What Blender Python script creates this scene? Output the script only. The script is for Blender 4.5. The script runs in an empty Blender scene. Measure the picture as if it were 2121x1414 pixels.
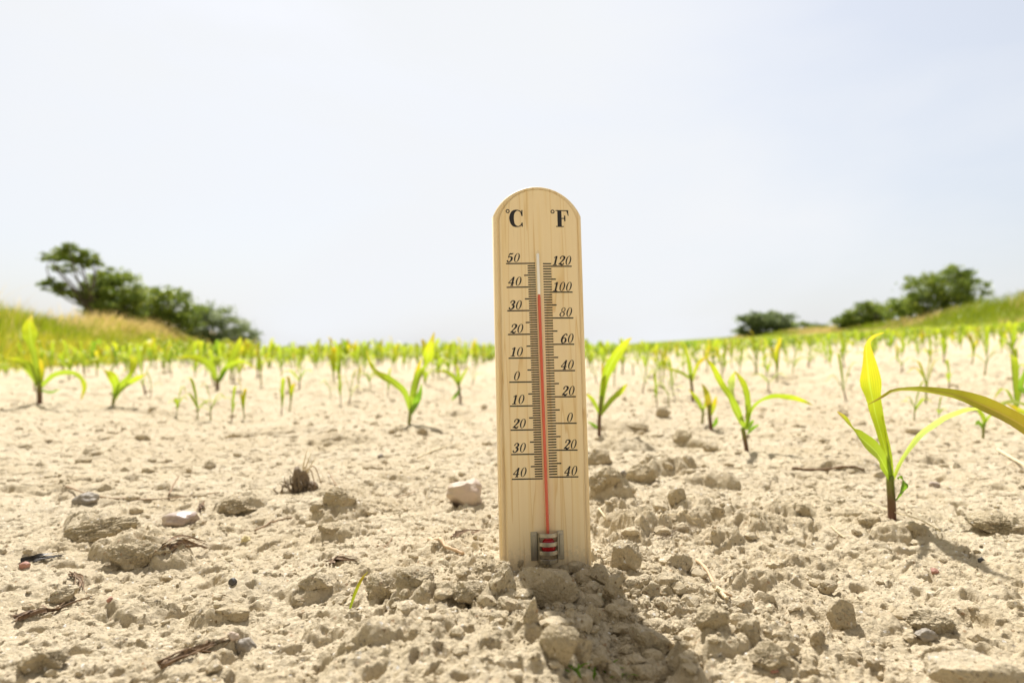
import bpy, bmesh, math, random
import numpy as np
from mathutils import Vector, Matrix, noise as mnoise

# ------------------------------------------------------------------ camera, world, sun
S = bpy.context.scene
COL = S.collection
CH = 0.122
PITCH = math.radians(0.81)
cam_d = bpy.data.cameras.new("camera")
cam_d.lens = 24.0
cam_d.sensor_width = 36.0
cam_d.clip_start = 0.01
cam_d.clip_end = 2000
cam_d.dof.use_dof = True
cam_d.dof.focus_distance = 0.385
cam_d.dof.aperture_fstop = 8.0
cam_d.dof.aperture_blades = 7
cam = bpy.data.objects.new("camera", cam_d)
COL.objects.link(cam)
cam.location = (0, 0, CH)
cam.rotation_euler = (math.radians(90) + PITCH, 0, 0)
S.camera = cam

SUN_EL, SUN_AZ = math.radians(56), math.radians(-16)      # azimuth from +Y, negative = to the left
w = bpy.data.worlds.new("World")
S.world = w
w.use_nodes = True
nt = w.node_tree
for n in list(nt.nodes): nt.nodes.remove(n)
def N(t, ty, **kw):
    n = t.nodes.new(ty)
    for k, v in kw.items():
        if k.startswith('i_'): n.inputs[k[2:].replace('_', ' ')].default_value = v
        else: setattr(n, k, v)
    return n
sky = N(nt, 'ShaderNodeTexSky', sky_type='NISHITA', sun_disc=False)
sky.sun_elevation = SUN_EL
sky.sun_rotation = SUN_AZ
sky.dust_density = 3.0
sky.air_density = 1.0
bg = N(nt, 'ShaderNodeBackground'); bg.inputs['Strength'].default_value = 0.10
out = N(nt, 'ShaderNodeOutputWorld')
tc = N(nt, 'ShaderNodeTexCoord')
mp = N(nt, 'ShaderNodeMapping'); mp.inputs['Scale'].default_value = (1.0, 0.8, 2.2)
mp.inputs['Rotation'].default_value = (0.2, 0.5, 0.3)
cn = N(nt, 'ShaderNodeTexNoise'); cn.inputs['Scale'].default_value = 1.5; cn.inputs['Detail'].default_value = 7; cn.inputs['Roughness'].default_value = 0.5; cn.inputs['Distortion'].default_value = 0.4
cr = N(nt, 'ShaderNodeMapRange'); cr.inputs['From Min'].default_value = 0.32; cr.inputs['From Max'].default_value = 0.64
cr.inputs['To Min'].default_value = 0.58; cr.inputs['To Max'].default_value = 1.0
mx = N(nt, 'ShaderNodeMix', data_type='RGBA')
# the veil of haze is brightest on the sun's side of the sky
sxyz = N(nt, 'ShaderNodeSeparateXYZ'); nt.links.new(tc.outputs['Generated'], sxyz.inputs[0])
vm = N(nt, 'ShaderNodeMapRange'); vm.inputs['From Min'].default_value = 0.05; vm.inputs['From Max'].default_value = 0.80; vm.inputs['To Min'].default_value = 0.50; vm.inputs['To Max'].default_value = 1.0
vm.interpolation_type = 'SMOOTHSTEP'
nt.links.new(sxyz.outputs[1], vm.inputs['Value'])
vc = N(nt, 'ShaderNodeMix', data_type='RGBA', blend_type='MULTIPLY'); vc.inputs['Factor'].default_value = 1.0
hz = N(nt, 'ShaderNodeMix', data_type='RGBA'); hz.inputs['A'].default_value = (3.9, 3.55, 2.95, 1); hz.inputs['B'].default_value = (6.10, 6.24, 6.46, 1)
vm.inputs['To Min'].default_value = 0.0; nt.links.new(vm.outputs[0], hz.inputs['Factor']); nt.links.new(hz.outputs['Result'], vc.inputs['A']); vc.inputs['B'].default_value = (1, 1, 1, 1); nt.links.new(vc.outputs['Result'], mx.inputs['B'])
nt.links.new(tc.outputs['Generated'], mp.inputs['Vector']); nt.links.new(mp.outputs[0], cn.inputs['Vector'])
sx2 = N(nt, 'ShaderNodeSeparateXYZ'); nt.links.new(tc.outputs['Generated'], sx2.inputs[0])
m1 = N(nt, 'ShaderNodeMath', operation='MULTIPLY'); nt.links.new(sx2.outputs[0], m1.inputs[0]); nt.links.new(sx2.outputs[2], m1.inputs[1])
m2 = N(nt, 'ShaderNodeMath', operation='MULTIPLY_ADD'); m2.inputs[1].default_value = -1.1; nt.links.new(m1.outputs[0], m2.inputs[0]); nt.links.new(cn.outputs['Fac'], m2.inputs[2])
nt.links.new(m2.outputs[0], cr.inputs['Value']); nt.links.new(cr.outputs[0], mx.inputs['Factor'])
nt.links.new(sky.outputs[0], mx.inputs['A'])
nt.links.new(mx.outputs['Result'], bg.inputs['Color']); nt.links.new(bg.outputs[0], out.inputs['Surface'])

sd = bpy.data.lights.new("sun", 'SUN'); sd.energy = 5.0; sd.angle = math.radians(1.2); sd.color = (1.0, 0.965, 0.92)
sun = bpy.data.objects.new("sun", sd); COL.objects.link(sun)
sdir = Vector((math.sin(SUN_AZ) * math.cos(SUN_EL), math.cos(SUN_AZ) * math.cos(SUN_EL), math.sin(SUN_EL)))
sun.rotation_euler = sdir.to_track_quat('Z', 'Y').to_euler()
sun.location = (0, 0, 5)
S.view_settings.view_transform = 'Standard'; S.view_settings.look = 'None'
S.view_settings.exposure = 0.56; S.view_settings.gamma = 1.0; S.view_settings.use_curve_mapping = False
S.cycles.use_denoising = True
S.cycles.max_bounces = 8; S.cycles.diffuse_bounces = 4; S.cycles.transparent_max_bounces = 12

# ------------------------------------------------------------------ helpers
R = random.Random(7)
rng = np.random.default_rng(11)
F = 1414.0
CP, SP = math.cos(PITCH), math.sin(PITCH)
def ray(X, Y):
    xc, zc = (X - 1060.5) / F, (707 - Y) / F
    return Vector((xc, CP - zc * SP, SP + zc * CP))
def at(X, Y, depth):
    d = ray(X, Y)
    return Vector((0, 0, CH)) + d * (depth / d.y)

def tag(o, label=None, cat=None, group=None, kind=None):
    if label: o['label'] = label
    if cat: o['category'] = cat
    if group: o['group'] = group
    if kind: o['kind'] = kind
    return o
def empty(name, loc, label=None, cat=None, group=None):
    o = bpy.data.objects.new(name, None); COL.objects.link(o); o.location = loc; o.empty_display_size = 0.01
    return tag(o, label, cat, group)
def link(name, me, mat, parent=None):
    o = bpy.data.objects.new(name, me); COL.objects.link(o)
    if mat:
        me.materials.clear(); me.materials.append(mat)
    if parent: o.parent = parent
    return o
def mesh_np(name, V, Fq, smooth=True, uv=None, attr=None):
    V = np.ascontiguousarray(V, dtype=np.float32); Fq = np.ascontiguousarray(Fq, dtype=np.int32)
    me = bpy.data.meshes.new(name)
    k = Fq.shape[1]
    me.vertices.add(len(V)); me.vertices.foreach_set('co', V.ravel())
    me.loops.add(Fq.size); me.loops.foreach_set('vertex_index', Fq.ravel())
    me.polygons.add(len(Fq)); me.polygons.foreach_set('loop_start', np.arange(len(Fq), dtype=np.int32) * k)
    me.update(calc_edges=True)
    me.polygons.foreach_set('use_smooth', np.full(len(Fq), smooth))
    if uv is not None:
        l = me.uv_layers.new(name='UVMap'); l.data.foreach_set('uv', np.ascontiguousarray(uv[Fq.ravel()], dtype=np.float32).ravel())
    if attr is not None:
        a = me.attributes.new('rnd', 'FLOAT', 'POINT'); a.data.foreach_set('value', np.ascontiguousarray(attr, dtype=np.float32))
    me.update()
    return me

# 2-D gradient noise and cell noise (numpy)
def _h(ix, iy, s):
    n = (ix.astype(np.int64) * 374761393 + iy.astype(np.int64) * 668265263 + s * 1442695041) & 0xFFFFFFFF
    n = ((n ^ (n >> 13)) * 1274126177) & 0xFFFFFFFF
    n = n ^ (n >> 16)
    n = (n * 2246822519) & 0xFFFFFFFF
    return ((n ^ (n >> 15)) & 0xFFFFFF) / float(0xFFFFFF)
def pn(x, y, s=0):
    ix, iy = np.floor(x), np.floor(y); fx, fy = x - ix, y - iy
    u, v = fx * fx * fx * (fx * (fx * 6 - 15) + 10), fy * fy * fy * (fy * (fy * 6 - 15) + 10)
    def g(dx, dy):
        a = _h(ix + dx, iy + dy, s) * 6.2831853
        return np.cos(a) * (fx - dx) + np.sin(a) * (fy - dy)
    a = g(0, 0); b = g(1, 0); c = g(0, 1); d = g(1, 1)
    return ((a + (b - a) * u) + ((c + (d - c) * u) - (a + (b - a) * u)) * v) * 1.5
def bumps(x, y, size, p, s, sharp=0.5):
    """irregular faceted lumps: one per cell of `size`, present with chance p, height 0..1"""
    x = x / size; y = y / size
    wx = x + 0.20 * pn(x * 1.9, y * 1.9, s + 5) + 0.10 * pn(x * 6, y * 6, s + 6) + 0.04 * pn(x * 14, y * 14, s + 16)
    wy = y + 0.20 * pn(x * 1.9 + 9, y * 1.9, s + 7) + 0.10 * pn(x * 6 + 4, y * 6, s + 8) + 0.04 * pn(x * 14 + 4, y * 14, s + 18)
    ix, iy = np.floor(wx), np.floor(wy); out = np.zeros_like(x)
    for dx in (-1, 0, 1):
        for dy in (-1, 0, 1):
            cx, cy = ix + dx, iy + dy
            r = _h(cx, cy, s); k = _h(cx, cy, s + 3); rad = 0.20 + 0.46 * k * k
            px = cx + 0.15 + 0.7 * _h(cx, cy, s + 1); py = cy + 0.15 + 0.7 * _h(cx, cy, s + 2)
            ax, ay = (wx - px) / rad, (wy - py) / rad
            m = (r < p) & (ax * ax + ay * ay < 1.7)
            if not m.any(): continue
            ax, ay, mcx, mcy = ax[m], ay[m], cx[m], cy[m]
            ang = _h(mcx, mcy, s + 4) * 6.2832
            # top plane, then five flanks, each with its own direction, reach and slope
            v = 0.75 + 0.32 * (_h(mcx, mcy, s + 9) - 0.5) * ax * 2 + 0.32 * (_h(mcx, mcy, s + 10) - 0.5) * ay * 2
            for q in range(5):
                t = ang + q * 1.2566 + 0.5 * (_h(mcx, mcy, s + 20 + q) - 0.5)
                off = 0.62 + 0.45 * _h(mcx, mcy, s + 30 + q); sl = 1.1 + 2.2 * _h(mcx, mcy, s + 40 + q)
                v = np.minimum(v, (off - ax * np.cos(t) - ay * np.sin(t)) * sl)
            v = np.clip(v, 0, 1.2) * rad[m] * 1.9
            o = out[m]; out[m] = np.maximum(o, v)
    return out
def sstep(a, b, x):
    t = np.clip((x - a) / (b - a), 0, 1); return t * t * (3 - 2 * t)

def left_edge(y): return -2.7 - 0.31 * y + 0.35 * np.sin(y * 0.35)
def right_edge(y): return 16.3 + 0.07 * y + 0.5 * np.sin(y * 0.2)
def macro(x, y):
    x = np.asarray(x, float); y = np.asarray(y, float)
    z = -0.010 + 0.058 * (np.sqrt((x - 0.6) ** 2 + 0.25) + (x - 0.6)) / 2 * sstep(0.3, 3, np.hypot(x, y))
    dm = np.hypot((x - 0.01) * 0.8, (y - 0.385))
    z = z + 0.0118 * np.exp(-(dm / 0.07) ** 2)
    z = z + 0.006 * pn(x * 3.1, y * 3.1, 40) + 0.0045 * pn(x * 8, y * 8 + 3, 41)
    far = sstep(0.9, 2.5, np.hypot(x, y))
    z = z + far * (0.016 * pn(x * 1.3 + 2, y * 0.9, 42) + 0.010 * pn(x * 3, y * 2.4, 43))
    z = z + sstep(6, 40, np.hypot(x, y)) * 0.05 * pn(x * 0.1, y * 0.08, 44)
    dl = left_edge(y) - x
    z = z + 0.62 * sstep(0.0, 3.2, dl) + 0.035 * np.clip(dl - 3, 0, 25)
    dr = x - right_edge(y)
    z = z + (0.85 - 0.62 * sstep(26, 46, y)) * sstep(0.0, 4.0, dr) + 0.012 * np.clip(dr - 3, 0, 60)
    return z
# hand-placed swellings of the ground: (px X, px Y, width px, height px, steepness)
SW = []
def rough(x, y):
    m = 0.5 + 0.9 * pn(x * 4.2, y * 4.2, 60) + 0.4 * pn(x * 11, y * 11, 61)
    near = np.exp(-(np.hypot((x - 0.035) * 0.75, (y - 0.36)) / 0.085) ** 2)
    rg = np.exp(-(np.hypot((x - 0.11), (y - 0.50) * 0.55) / 0.07) ** 2)
    lf = np.exp(-(np.hypot((x + 0.17), (y - 0.33)) / 0.06) ** 2)
    return np.clip(m * 0.28 + 0.74 * near + 0.58 * rg + 0.16 * lf - 0.10, 0.02, 1.15)
def height(x, y, mesh=False):
    x = np.asarray(x, float); y = np.asarray(y, float)
    z = macro(x, y); r = np.hypot(x, y)
    field = 1 - sstep(-0.3, 0.3, left_edge(y) - x)
    rr = np.maximum(rough(x, y), 0.60 * sstep(0.9, 2.2, r))
    def add(lim, fn):
        nonlocal z
        wgt = 1 - sstep(lim * 0.65, lim, r)
        m = (wgt > 0) & (field > 0)
        if m.any():
            zz = np.zeros_like(z); zz[m] = fn(x[m], y[m], rr[m]) * wgt[m] * field[m]; z = z + zz
    if x.ndim == 0:
        x = x[None]; y = y[None]; z = np.array([float(z)]); r = np.array([float(r)]); rr = np.array([float(rr)]); field = np.array([float(field)])
    add(9.0, lambda a, b, q: 0.0035 * pn(a * 22, b * 22, 50) + 0.0040 * (0.3 + q) * np.abs(pn(a * 13, b * 16, 58)))
    add(9.0, lambda a, b, q: 0.015 * np.clip(q, 0.25, 1) * bumps(a, b, 0.085, 0.22, 79))
    add(6.0, lambda a, b, q: 0.013 * np.clip(q, 0.07, 2) * bumps(a, b, 0.034, 0.28, 70))
    add(5.5, lambda a, b, q: 0.0068 * np.clip(q, 0.08, 2) * bumps(a, b, 0.015, 0.36, 90))
    add(1.6, lambda a, b, q: 0.0034 * np.clip(q, 0.16, 2) * bumps(a, b, 0.0070, 0.42, 110))
    add(0.95, lambda a, b, q: 0.0022 * np.clip(q, 0.45, 1.6) * bumps(a, b, 0.0036, 0.45, 130) + 0.0008 * pn(a * 260, b * 260, 52) + 0.0007 * pn(a * 430, b * 430, 64))
    add(1.6, lambda a, b, q: 0.0013 * pn(a * 90, b * 90, 51) + 0.0012 * (np.abs(pn(a * 150, b * 150, 53)) - 0.3))
    add(2.0, lambda a, b, q: -0.0045 * np.clip(0.06 - np.abs(pn(a * 26, b * 26, 54)), 0, 1) / 0.06 * sstep(0.1, 0.5, pn(a * 5, b * 5, 55)))
    add(3.0, lambda a, b, q: -0.0050 * sstep(0.42, 0.62, pn(a * 55, b * 55, 62)) - 0.0035 * sstep(0.40, 0.55, pn(a * 120, b * 120, 63)))
    for (sx, sy, wx, wy, h) in SW:
        m = (np.abs(x - sx) < wx * 1.5) & (np.abs(y - sy) < wy * 1.5)
        if m.any():
            xx, yy = x[m], y[m]
            a = (xx - sx) / wx + 0.35 * pn(xx * 1.3 / wx, yy * 1.3 / wx, 57); b = (yy - sy) / wy + 0.35 * pn(xx * 1.3 / wx + 8, yy * 1.3 / wx, 56)
            d2 = a * a + b * b
            z[m] += h * np.clip(1 - d2, 0, 1) ** 0.55 * (1 + 0.25 * pn(xx * 3 / wx, yy * 3 / wx, 59))
    return z
def gz(x, y): return float(height(np.array([x]), np.array([y]))[0])
TT = np.geomspace(0.14, 300, 2600)
def gp(X, Y, fn=None):
    """point of the ground under a pixel of the photograph (2121 wide)"""
    d = ray(X, Y); t = TT / d.y
    x, y, z = d.x * t, d.y * t, CH + d.z * t
    hh = (fn or height)(x, y)
    k = np.argmax(z < hh)
    if z[k] >= hh[k]: k = len(t) - 1
    return Vector((x[k], y[k], float(hh[k])))
def add_sw(X, Y, wpx, hpx, hf=0.8, depth_ratio=0.7):
    p = gp(X, Y, macro); d = p.y
    W = wpx / F * d / 2
    SW.append((p.x, p.y + W * depth_ratio * 0.7, W, W * depth_ratio, hpx / F * d * hf))
for a in [(1262, 1035, 100, 62), (1290, 893, 130, 22), (1300, 935, 130, 26), (1385, 985, 130, 45), (1480, 1005, 120, 34),
          (1430, 1085, 110, 30), (1580, 1100, 130, 30), (1640, 1070, 110, 26), (1760, 975, 150, 20), (2090, 1110, 130, 48), (1880, 1120, 150, 32),
          (1440, 925, 90, 18), (450, 1350, 120, 34), (270, 1165, 190, 55), (185, 1105, 150, 38), (340, 1180, 120, 40), (490, 1062, 110, 30), (690, 1080, 120, 36), (700, 1120, 110, 30),
          (260, 1290, 160, 34), (430, 1290, 110, 34), (700, 920, 130, 22), (830, 990, 120, 14), (330, 860, 120, 14), (120, 850, 260, 14), (560, 900, 180, 14), (940, 860, 90, 12),
          (1500, 1130, 110, 34), (1330, 1120, 130, 50), (1560, 1220, 110, 30), (1300, 1090, 120, 34), (920, 1150, 150, 30), (1010, 1240, 170, 60), (880, 1290, 160, 40), (700, 1330, 140, 36),
          (1600, 1340, 150, 36), (1820, 1310, 140, 30), (1480, 1385, 150, 50), (760, 1390, 200, 50), (2060, 1240, 160, 26), (60, 1020, 150, 16), (640, 1240, 130, 30), (1900, 960, 140, 20), (1690, 1180, 120, 24)]:
    add_sw(*a)
SW += [(-0.018, 0.268, 0.052, 0.088, 0.015), (0.050, 0.262, 0.022, 0.075, -0.007), (0.098, 0.262, 0.030, 0.06, 0.006)]
# level the footing of the board a little
# ------------------------------------------------------------------ materials
def newmat(name):
    m = bpy.data.materials.new(name); m.use_nodes = True; t = m.node_tree
    for n in list(t.nodes): t.nodes.remove(n)
    o = t.nodes.new('ShaderNodeOutputMaterial'); return m, t, o
def ramp(t, stops, inp):
    r = t.nodes.new('ShaderNodeValToRGB'); e = r.color_ramp.elements
    while len(e) < len(stops): e.new(0.5)
    for q, (p, c) in zip(e, stops): q.position = p; q.color = (*c, 1)
    t.links.new(inp, r.inputs['Fac']); return r.outputs['Color']
def noise(t, scale, detail=4, rough=0.55, vec=None, dist=0.0):
    n = t.nodes.new('ShaderNodeTexNoise'); n.inputs['Scale'].default_value = scale; n.inputs['Detail'].default_value = detail
    n.inputs['Roughness'].default_value = rough; n.inputs['Distortion'].default_value = dist
    if vec is not None: t.links.new(vec, n.inputs['Vector'])
    return n
def mixc(t, fac, a, b, mode='MIX'):
    m = t.nodes.new('ShaderNodeMix'); m.data_type = 'RGBA'; m.blend_type = mode
    for k, v in (('Factor', fac), ('A', a), ('B', b)):
        if isinstance(v, (int, float)): m.inputs[k].default_value = v
        elif isinstance(v, tuple): m.inputs[k].default_value = (*v, 1)
        else: t.links.new(v, m.inputs[k])
    return m.outputs['Result']
def maprange(t, v, a, b, c=0.0, d=1.0):
    m = t.nodes.new('ShaderNodeMapRange'); t.links.new(v, m.inputs['Value'])
    for k, x in zip(('From Min', 'From Max', 'To Min', 'To Max'), (a, b, c, d)): m.inputs[k].default_value = x
    return m.outputs[0]

def soil_mat(name, base=(0.60, 0.515, 0.37), dark=(0.42, 0.32, 0.17), world=False, bump=1.0, grit=1.0):
    m, t, o = newmat(name)
    g = t.nodes.new('ShaderNodeNewGeometry') if world else None
    tcn = t.nodes.new('ShaderNodeTexCoord')
    vec = g.outputs['Position'] if world else tcn.outputs['Object']
    b = t.nodes.new('ShaderNodeBsdfPrincipled'); b.inputs['Roughness'].default_value = 0.95
    b.inputs['Specular IOR Level'].default_value = 0.15
    n1 = noise(t, 14, 6, 0.6, vec); n2 = noise(t, 260, 6, 0.75, vec); n3 = noise(t, 900, 3, 0.65, vec)
    c = mixc(t, maprange(t, n1.outputs['Fac'], 0.35, 0.7), base, tuple(0.62 * q + 0.38 * r for q, r in zip(base, dark)))
    nb_ = noise(t, 2.6, 5, 0.6, vec); c = mixc(t, maprange(t, nb_.outputs['Fac'], 0.40, 0.68, 0, 0.42), c, tuple(0.45 * q + 0.55 * r for q, r in zip(base, dark)))
    c = mixc(t, maprange(t, n2.outputs['Fac'], 0.52, 0.72, 0, 0.65 * grit), c, dark)
    c = mixc(t, maprange(t, n3.outputs['Fac'], 0.60, 0.75, 0, 0.55 * grit), c, tuple(q * 0.55 for q in dark))
    # coloured sand grains
    v = t.nodes.new('ShaderNodeTexVoronoi'); v.inputs['Scale'].default_value = 800; t.links.new(vec, v.inputs['Vector'])
    sep = t.nodes.new('ShaderNodeSeparateColor'); t.links.new(v.outputs['Color'], sep.inputs[0])
    gm = t.nodes.new('ShaderNodeMath'); gm.operation = 'GREATER_THAN'; gm.inputs[1].default_value = 0.965; t.links.new(sep.outputs[0], gm.inputs[0])
    gc = ramp(t, [(0, (0.75, 0.72, 0.66)), (0.35, (0.70, 0.60, 0.44)), (0.5, (0.45, 0.31, 0.19)), (0.7, (0.26, 0.19, 0.11)), (1, (0.36, 0.31, 0.24))], sep.outputs[1])
    c = mixc(t, gm.outputs[0], c, gc)
    if world:
        # beyond the bare soil the land is under green cover
        a = t.nodes.new('ShaderNodeAttribute'); a.attribute_name = 'rnd'
        gr = noise(t, 3.0, 5, 0.7, vec)
        gcol = ramp(t, [(0.3, (0.10, 0.14, 0.015)), (0.55, (0.22, 0.26, 0.03)), (0.75, (0.33, 0.29, 0.10))], gr.outputs['Fac'])
        c = mixc(t, a.outputs['Fac'], c, gcol)
    t.links.new(c, b.inputs['Base Color'])
    b1 = t.nodes.new('ShaderNodeBump'); b1.inputs['Strength'].default_value = 0.8 * bump; b1.inputs['Distance'].default_value = 0.0016
    b2 = t.nodes.new('ShaderNodeBump'); b2.inputs['Strength'].default_value = 0.8 * bump; b2.inputs['Distance'].default_value = 0.0008
    b0 = t.nodes.new('ShaderNodeBump'); b0.inputs['Strength'].default_value = 0.85 * bump; b0.inputs['Distance'].default_value = 0.010
    n0 = noise(t, 34, 7, 0.68, vec); t.links.new(n0.outputs['Fac'], b0.inputs['Height']); t.links.new(b0.outputs[0], b1.inputs['Normal'])
    t.links.new(n2.outputs['Fac'], b1.inputs['Height']); t.links.new(n3.outputs['Fac'], b2.inputs['Height'])
    t.links.new(b1.outputs[0], b2.inputs['Normal']); t.links.new(b2.outputs[0], b.inputs['Normal'])
    t.links.new(b.outputs[0], o.inputs['Surface'])
    return m
M_ground = soil_mat('dry_soil_ground', world=True)
M_clod = soil_mat('dry_clod')
M_clod2 = soil_mat('shaded_clod', base=(0.56, 0.475, 0.33), dark=(0.40, 0.30, 0.16))  # slightly darker copy of dry_clod for shaded clods, shade put into the colour
def stone_mat(name, c1, c2, sc=120, rough=0.7):
    m, t, o = newmat(name); tcn = t.nodes.new('ShaderNodeTexCoord'); b = t.nodes.new('ShaderNodeBsdfPrincipled')
    n = noise(t, sc, 6, 0.65, tcn.outputs['Object'], 0.6); n2 = noise(t, sc * 8, 3, 0.6, tcn.outputs['Object'])
    t.links.new(ramp(t, [(0.35, c1), (0.65, c2)], n.outputs['Fac']), b.inputs['Base Color']); b.inputs['Roughness'].default_value = rough
    bp = t.nodes.new('ShaderNodeBump'); bp.inputs['Strength'].default_value = 0.4; bp.inputs['Distance'].default_value = 0.0004
    t.links.new(n2.outputs['Fac'], bp.inputs['Height']); t.links.new(bp.outputs[0], b.inputs['Normal'])
    t.links.new(b.outputs[0], o.inputs['Surface']); return m
M_pink = stone_mat('pinkish_stone', (0.48, 0.39, 0.29), (0.52, 0.40, 0.32), 90)
M_grey = stone_mat('grey_stone', (0.20, 0.175, 0.14), (0.33, 0.285, 0.225), 160)
M_dark = stone_mat('dark_stone', (0.035, 0.032, 0.03), (0.09, 0.08, 0.07), 200, 0.5)
M_quartz = stone_mat('quartz_pebble', (0.46, 0.38, 0.30), (0.34, 0.25, 0.21), 110, 0.35)
M_olive = stone_mat('pale_olive_pebble', (0.50, 0.46, 0.30), (0.42, 0.39, 0.26), 90, 0.4)
M_yel = stone_mat('yellow_crumb', (0.62, 0.52, 0.26), (0.50, 0.42, 0.22), 140)
M_red = stone_mat('reddish_pebble', (0.45, 0.24, 0.18), (0.35, 0.17, 0.12), 140)

def fibre_mat(name, c1, c2, rough=0.8, sc=300):
    m, t, o = newmat(name); tcn = t.nodes.new('ShaderNodeTexCoord'); b = t.nodes.new('ShaderNodeBsdfPrincipled')
    mpn = t.nodes.new('ShaderNodeMapping'); mpn.inputs['Scale'].default_value = (1, 1, 1)
    t.links.new(tcn.outputs['Object'], mpn.inputs['Vector'])
    n = noise(t, sc, 5, 0.7, mpn.outputs[0])
    t.links.new(ramp(t, [(0.35, c1), (0.65, c2)], n.outputs['Fac']), b.inputs['Base Color']); b.inputs['Roughness'].default_value = rough
    t.links.new(b.outputs[0], o.inputs['Surface']); return m
M_straw = fibre_mat('pale_straw', (0.62, 0.50, 0.30), (0.72, 0.62, 0.42))
M_twig = fibre_mat('brown_twig', (0.22, 0.13, 0.07), (0.38, 0.25, 0.14))
M_tan = fibre_mat('tan_stick', (0.50, 0.34, 0.20), (0.62, 0.46, 0.29))
M_bark = fibre_mat('bark', (0.09, 0.07, 0.05), (0.18, 0.14, 0.10), sc=20)
M_darkdead = fibre_mat('dead_brown', (0.08, 0.045, 0.02), (0.30, 0.19, 0.10), sc=500)
M_root = fibre_mat('root_mass', (0.14, 0.10, 0.06), (0.26, 0.20, 0.13))

def leaf_mat(name, stops, trans=0.5, tboost=1.6, vein=True, rnd=False):
    m, t, o = newmat(name)
    b = t.nodes.new('ShaderNodeBsdfPrincipled'); b.inputs['Roughness'].default_value = 0.42; b.inputs['Specular IOR Level'].default_value = 0.35
    tr = t.nodes.new('ShaderNodeBsdfTranslucent'); ms = t.nodes.new('ShaderNodeMixShader'); ms.inputs[0].default_value = trans
    tcn = t.nodes.new('ShaderNodeTexCoord')
    if rnd:
        a = t.nodes.new('ShaderNodeAttribute'); a.attribute_name = 'rnd'; fac = a.outputs['Fac']
        c = ramp(t, stops, fac)
    else:
        sp = t.nodes.new('ShaderNodeSeparateXYZ'); t.links.new(tcn.outputs['UV'], sp.inputs[0])
        n = noise(t, 60, 4, 0.6, tcn.outputs['Object'])
        ad = t.nodes.new('ShaderNodeMath'); ad.operation = 'MULTIPLY_ADD'; ad.inputs[1].default_value = 0.35; t.links.new(n.outputs['Fac'], ad.inputs[0])
        su = t.nodes.new('ShaderNodeMath'); su.operation = 'SUBTRACT'; su.inputs[1].default_value = 0.17; t.links.new(sp.outputs[1], su.inputs[0]); t.links.new(su.outputs[0], ad.inputs[2])
        c = ramp(t, stops, ad.outputs[0])
        if vein:
            wv = t.nodes.new('ShaderNodeTexWave'); wv.wave_type = 'BANDS'; wv.bands_direction = 'X'; wv.inputs['Scale'].default_value = 3.2; wv.inputs['Distortion'].default_value = 0.3
            t.links.new(tcn.outputs['UV'], wv.inputs['Vector'])
            c = mixc(t, maprange(t, wv.outputs['Fac'], 0.3, 1.0, 0, 0.28), c, tuple(0.55 * q for q in stops[0][1]))
            # pale midrib
            ab = t.nodes.new('ShaderNodeMath'); ab.operation = 'SUBTRACT'; ab.inputs[1].default_value = 0.5; t.links.new(sp.outputs[0], ab.inputs[0])
            aa = t.nodes.new('ShaderNodeMath'); aa.operation = 'ABSOLUTE'; t.links.new(ab.outputs[0], aa.inputs[0])
            c = mixc(t, maprange(t, aa.outputs[0], 0.02, 0.06, 0.55, 0), c, tuple(min(1, 1.5 * q + 0.05) for q in stops[0][1]))
            bp = t.nodes.new('ShaderNodeBump'); bp.inputs['Strength'].default_value = 0.35; bp.inputs['Distance'].default_value = 0.0004
            t.links.new(wv.outputs['Fac'], bp.inputs['Height']); t.links.new(bp.outputs[0], b.inputs['Normal'])
    t.links.new(c, b.inputs['Base Color'])
    mm = mixc(t, 1.0, c, (tboost, tboost, tboost * 0.7), 'MULTIPLY')
    t.links.new(mm, tr.inputs['Color'])
    t.links.new(b.outputs[0], ms.inputs[1]); t.links.new(tr.outputs[0], ms.inputs[2]); t.links.new(ms.outputs[0], o.inputs['Surface'])
    return m
LG = (0.26, 0.34, 0.018); LY = (0.40, 0.44, 0.018); LD = (0.12, 0.24, 0.02)
M_leaf = leaf_mat('corn_leaf', [(0.0, (0.24, 0.33, 0.03)), (0.5, LG), (0.86, LY), (1.0, (0.40, 0.30, 0.07))])
M_leafy = leaf_mat('corn_leaf_yellow', [(0.0, (0.24, 0.32, 0.02)), (0.42, (0.38, 0.42, 0.02)), (0.7, (0.50, 0.37, 0.02)), (1.0, (0.48, 0.42, 0.04))])
M_leafb = leaf_mat('corn_leaf_bronze', [(0.0, (0.26, 0.17, 0.02)), (0.4, (0.34, 0.29, 0.02)), (0.72, (0.40, 0.44, 0.03)), (1.0, (0.34, 0.28, 0.05))], trans=0.4)
M_leafd = leaf_mat('corn_leaf_green', [(0.0, (0.14, 0.24, 0.02)), (0.6, (0.15, 0.28, 0.02)), (1.0, (0.22, 0.36, 0.03))])
M_leafp = leaf_mat('corn_leaf_pale', [(0.0, (0.36, 0.44, 0.05)), (0.5, (0.40, 0.50, 0.18)), (1.0, (0.42, 0.48, 0.08))])
M_far = leaf_mat('corn_far', [(0.0, (0.13, 0.22, 0.015)), (0.5, (0.25, 0.33, 0.018)), (1.0, (0.38, 0.40, 0.025))], rnd=True)
M_grass = leaf_mat('bank_grass', [(0.0, (0.12, 0.18, 0.01)), (0.35, (0.28, 0.32, 0.02)), (0.55, (0.42, 0.38, 0.03)), (0.62, (0.50, 0.38, 0.17)), (1.0, (0.66, 0.50, 0.28))], trans=0.4, rnd=True)
M_crown = leaf_mat('tree_leaves', [(0.0, (0.09, 0.14, 0.03)), (0.5, (0.21, 0.27, 0.05)), (1.0, (0.40, 0.44, 0.08))], trans=0.35, tboost=1.5, rnd=True)
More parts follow.
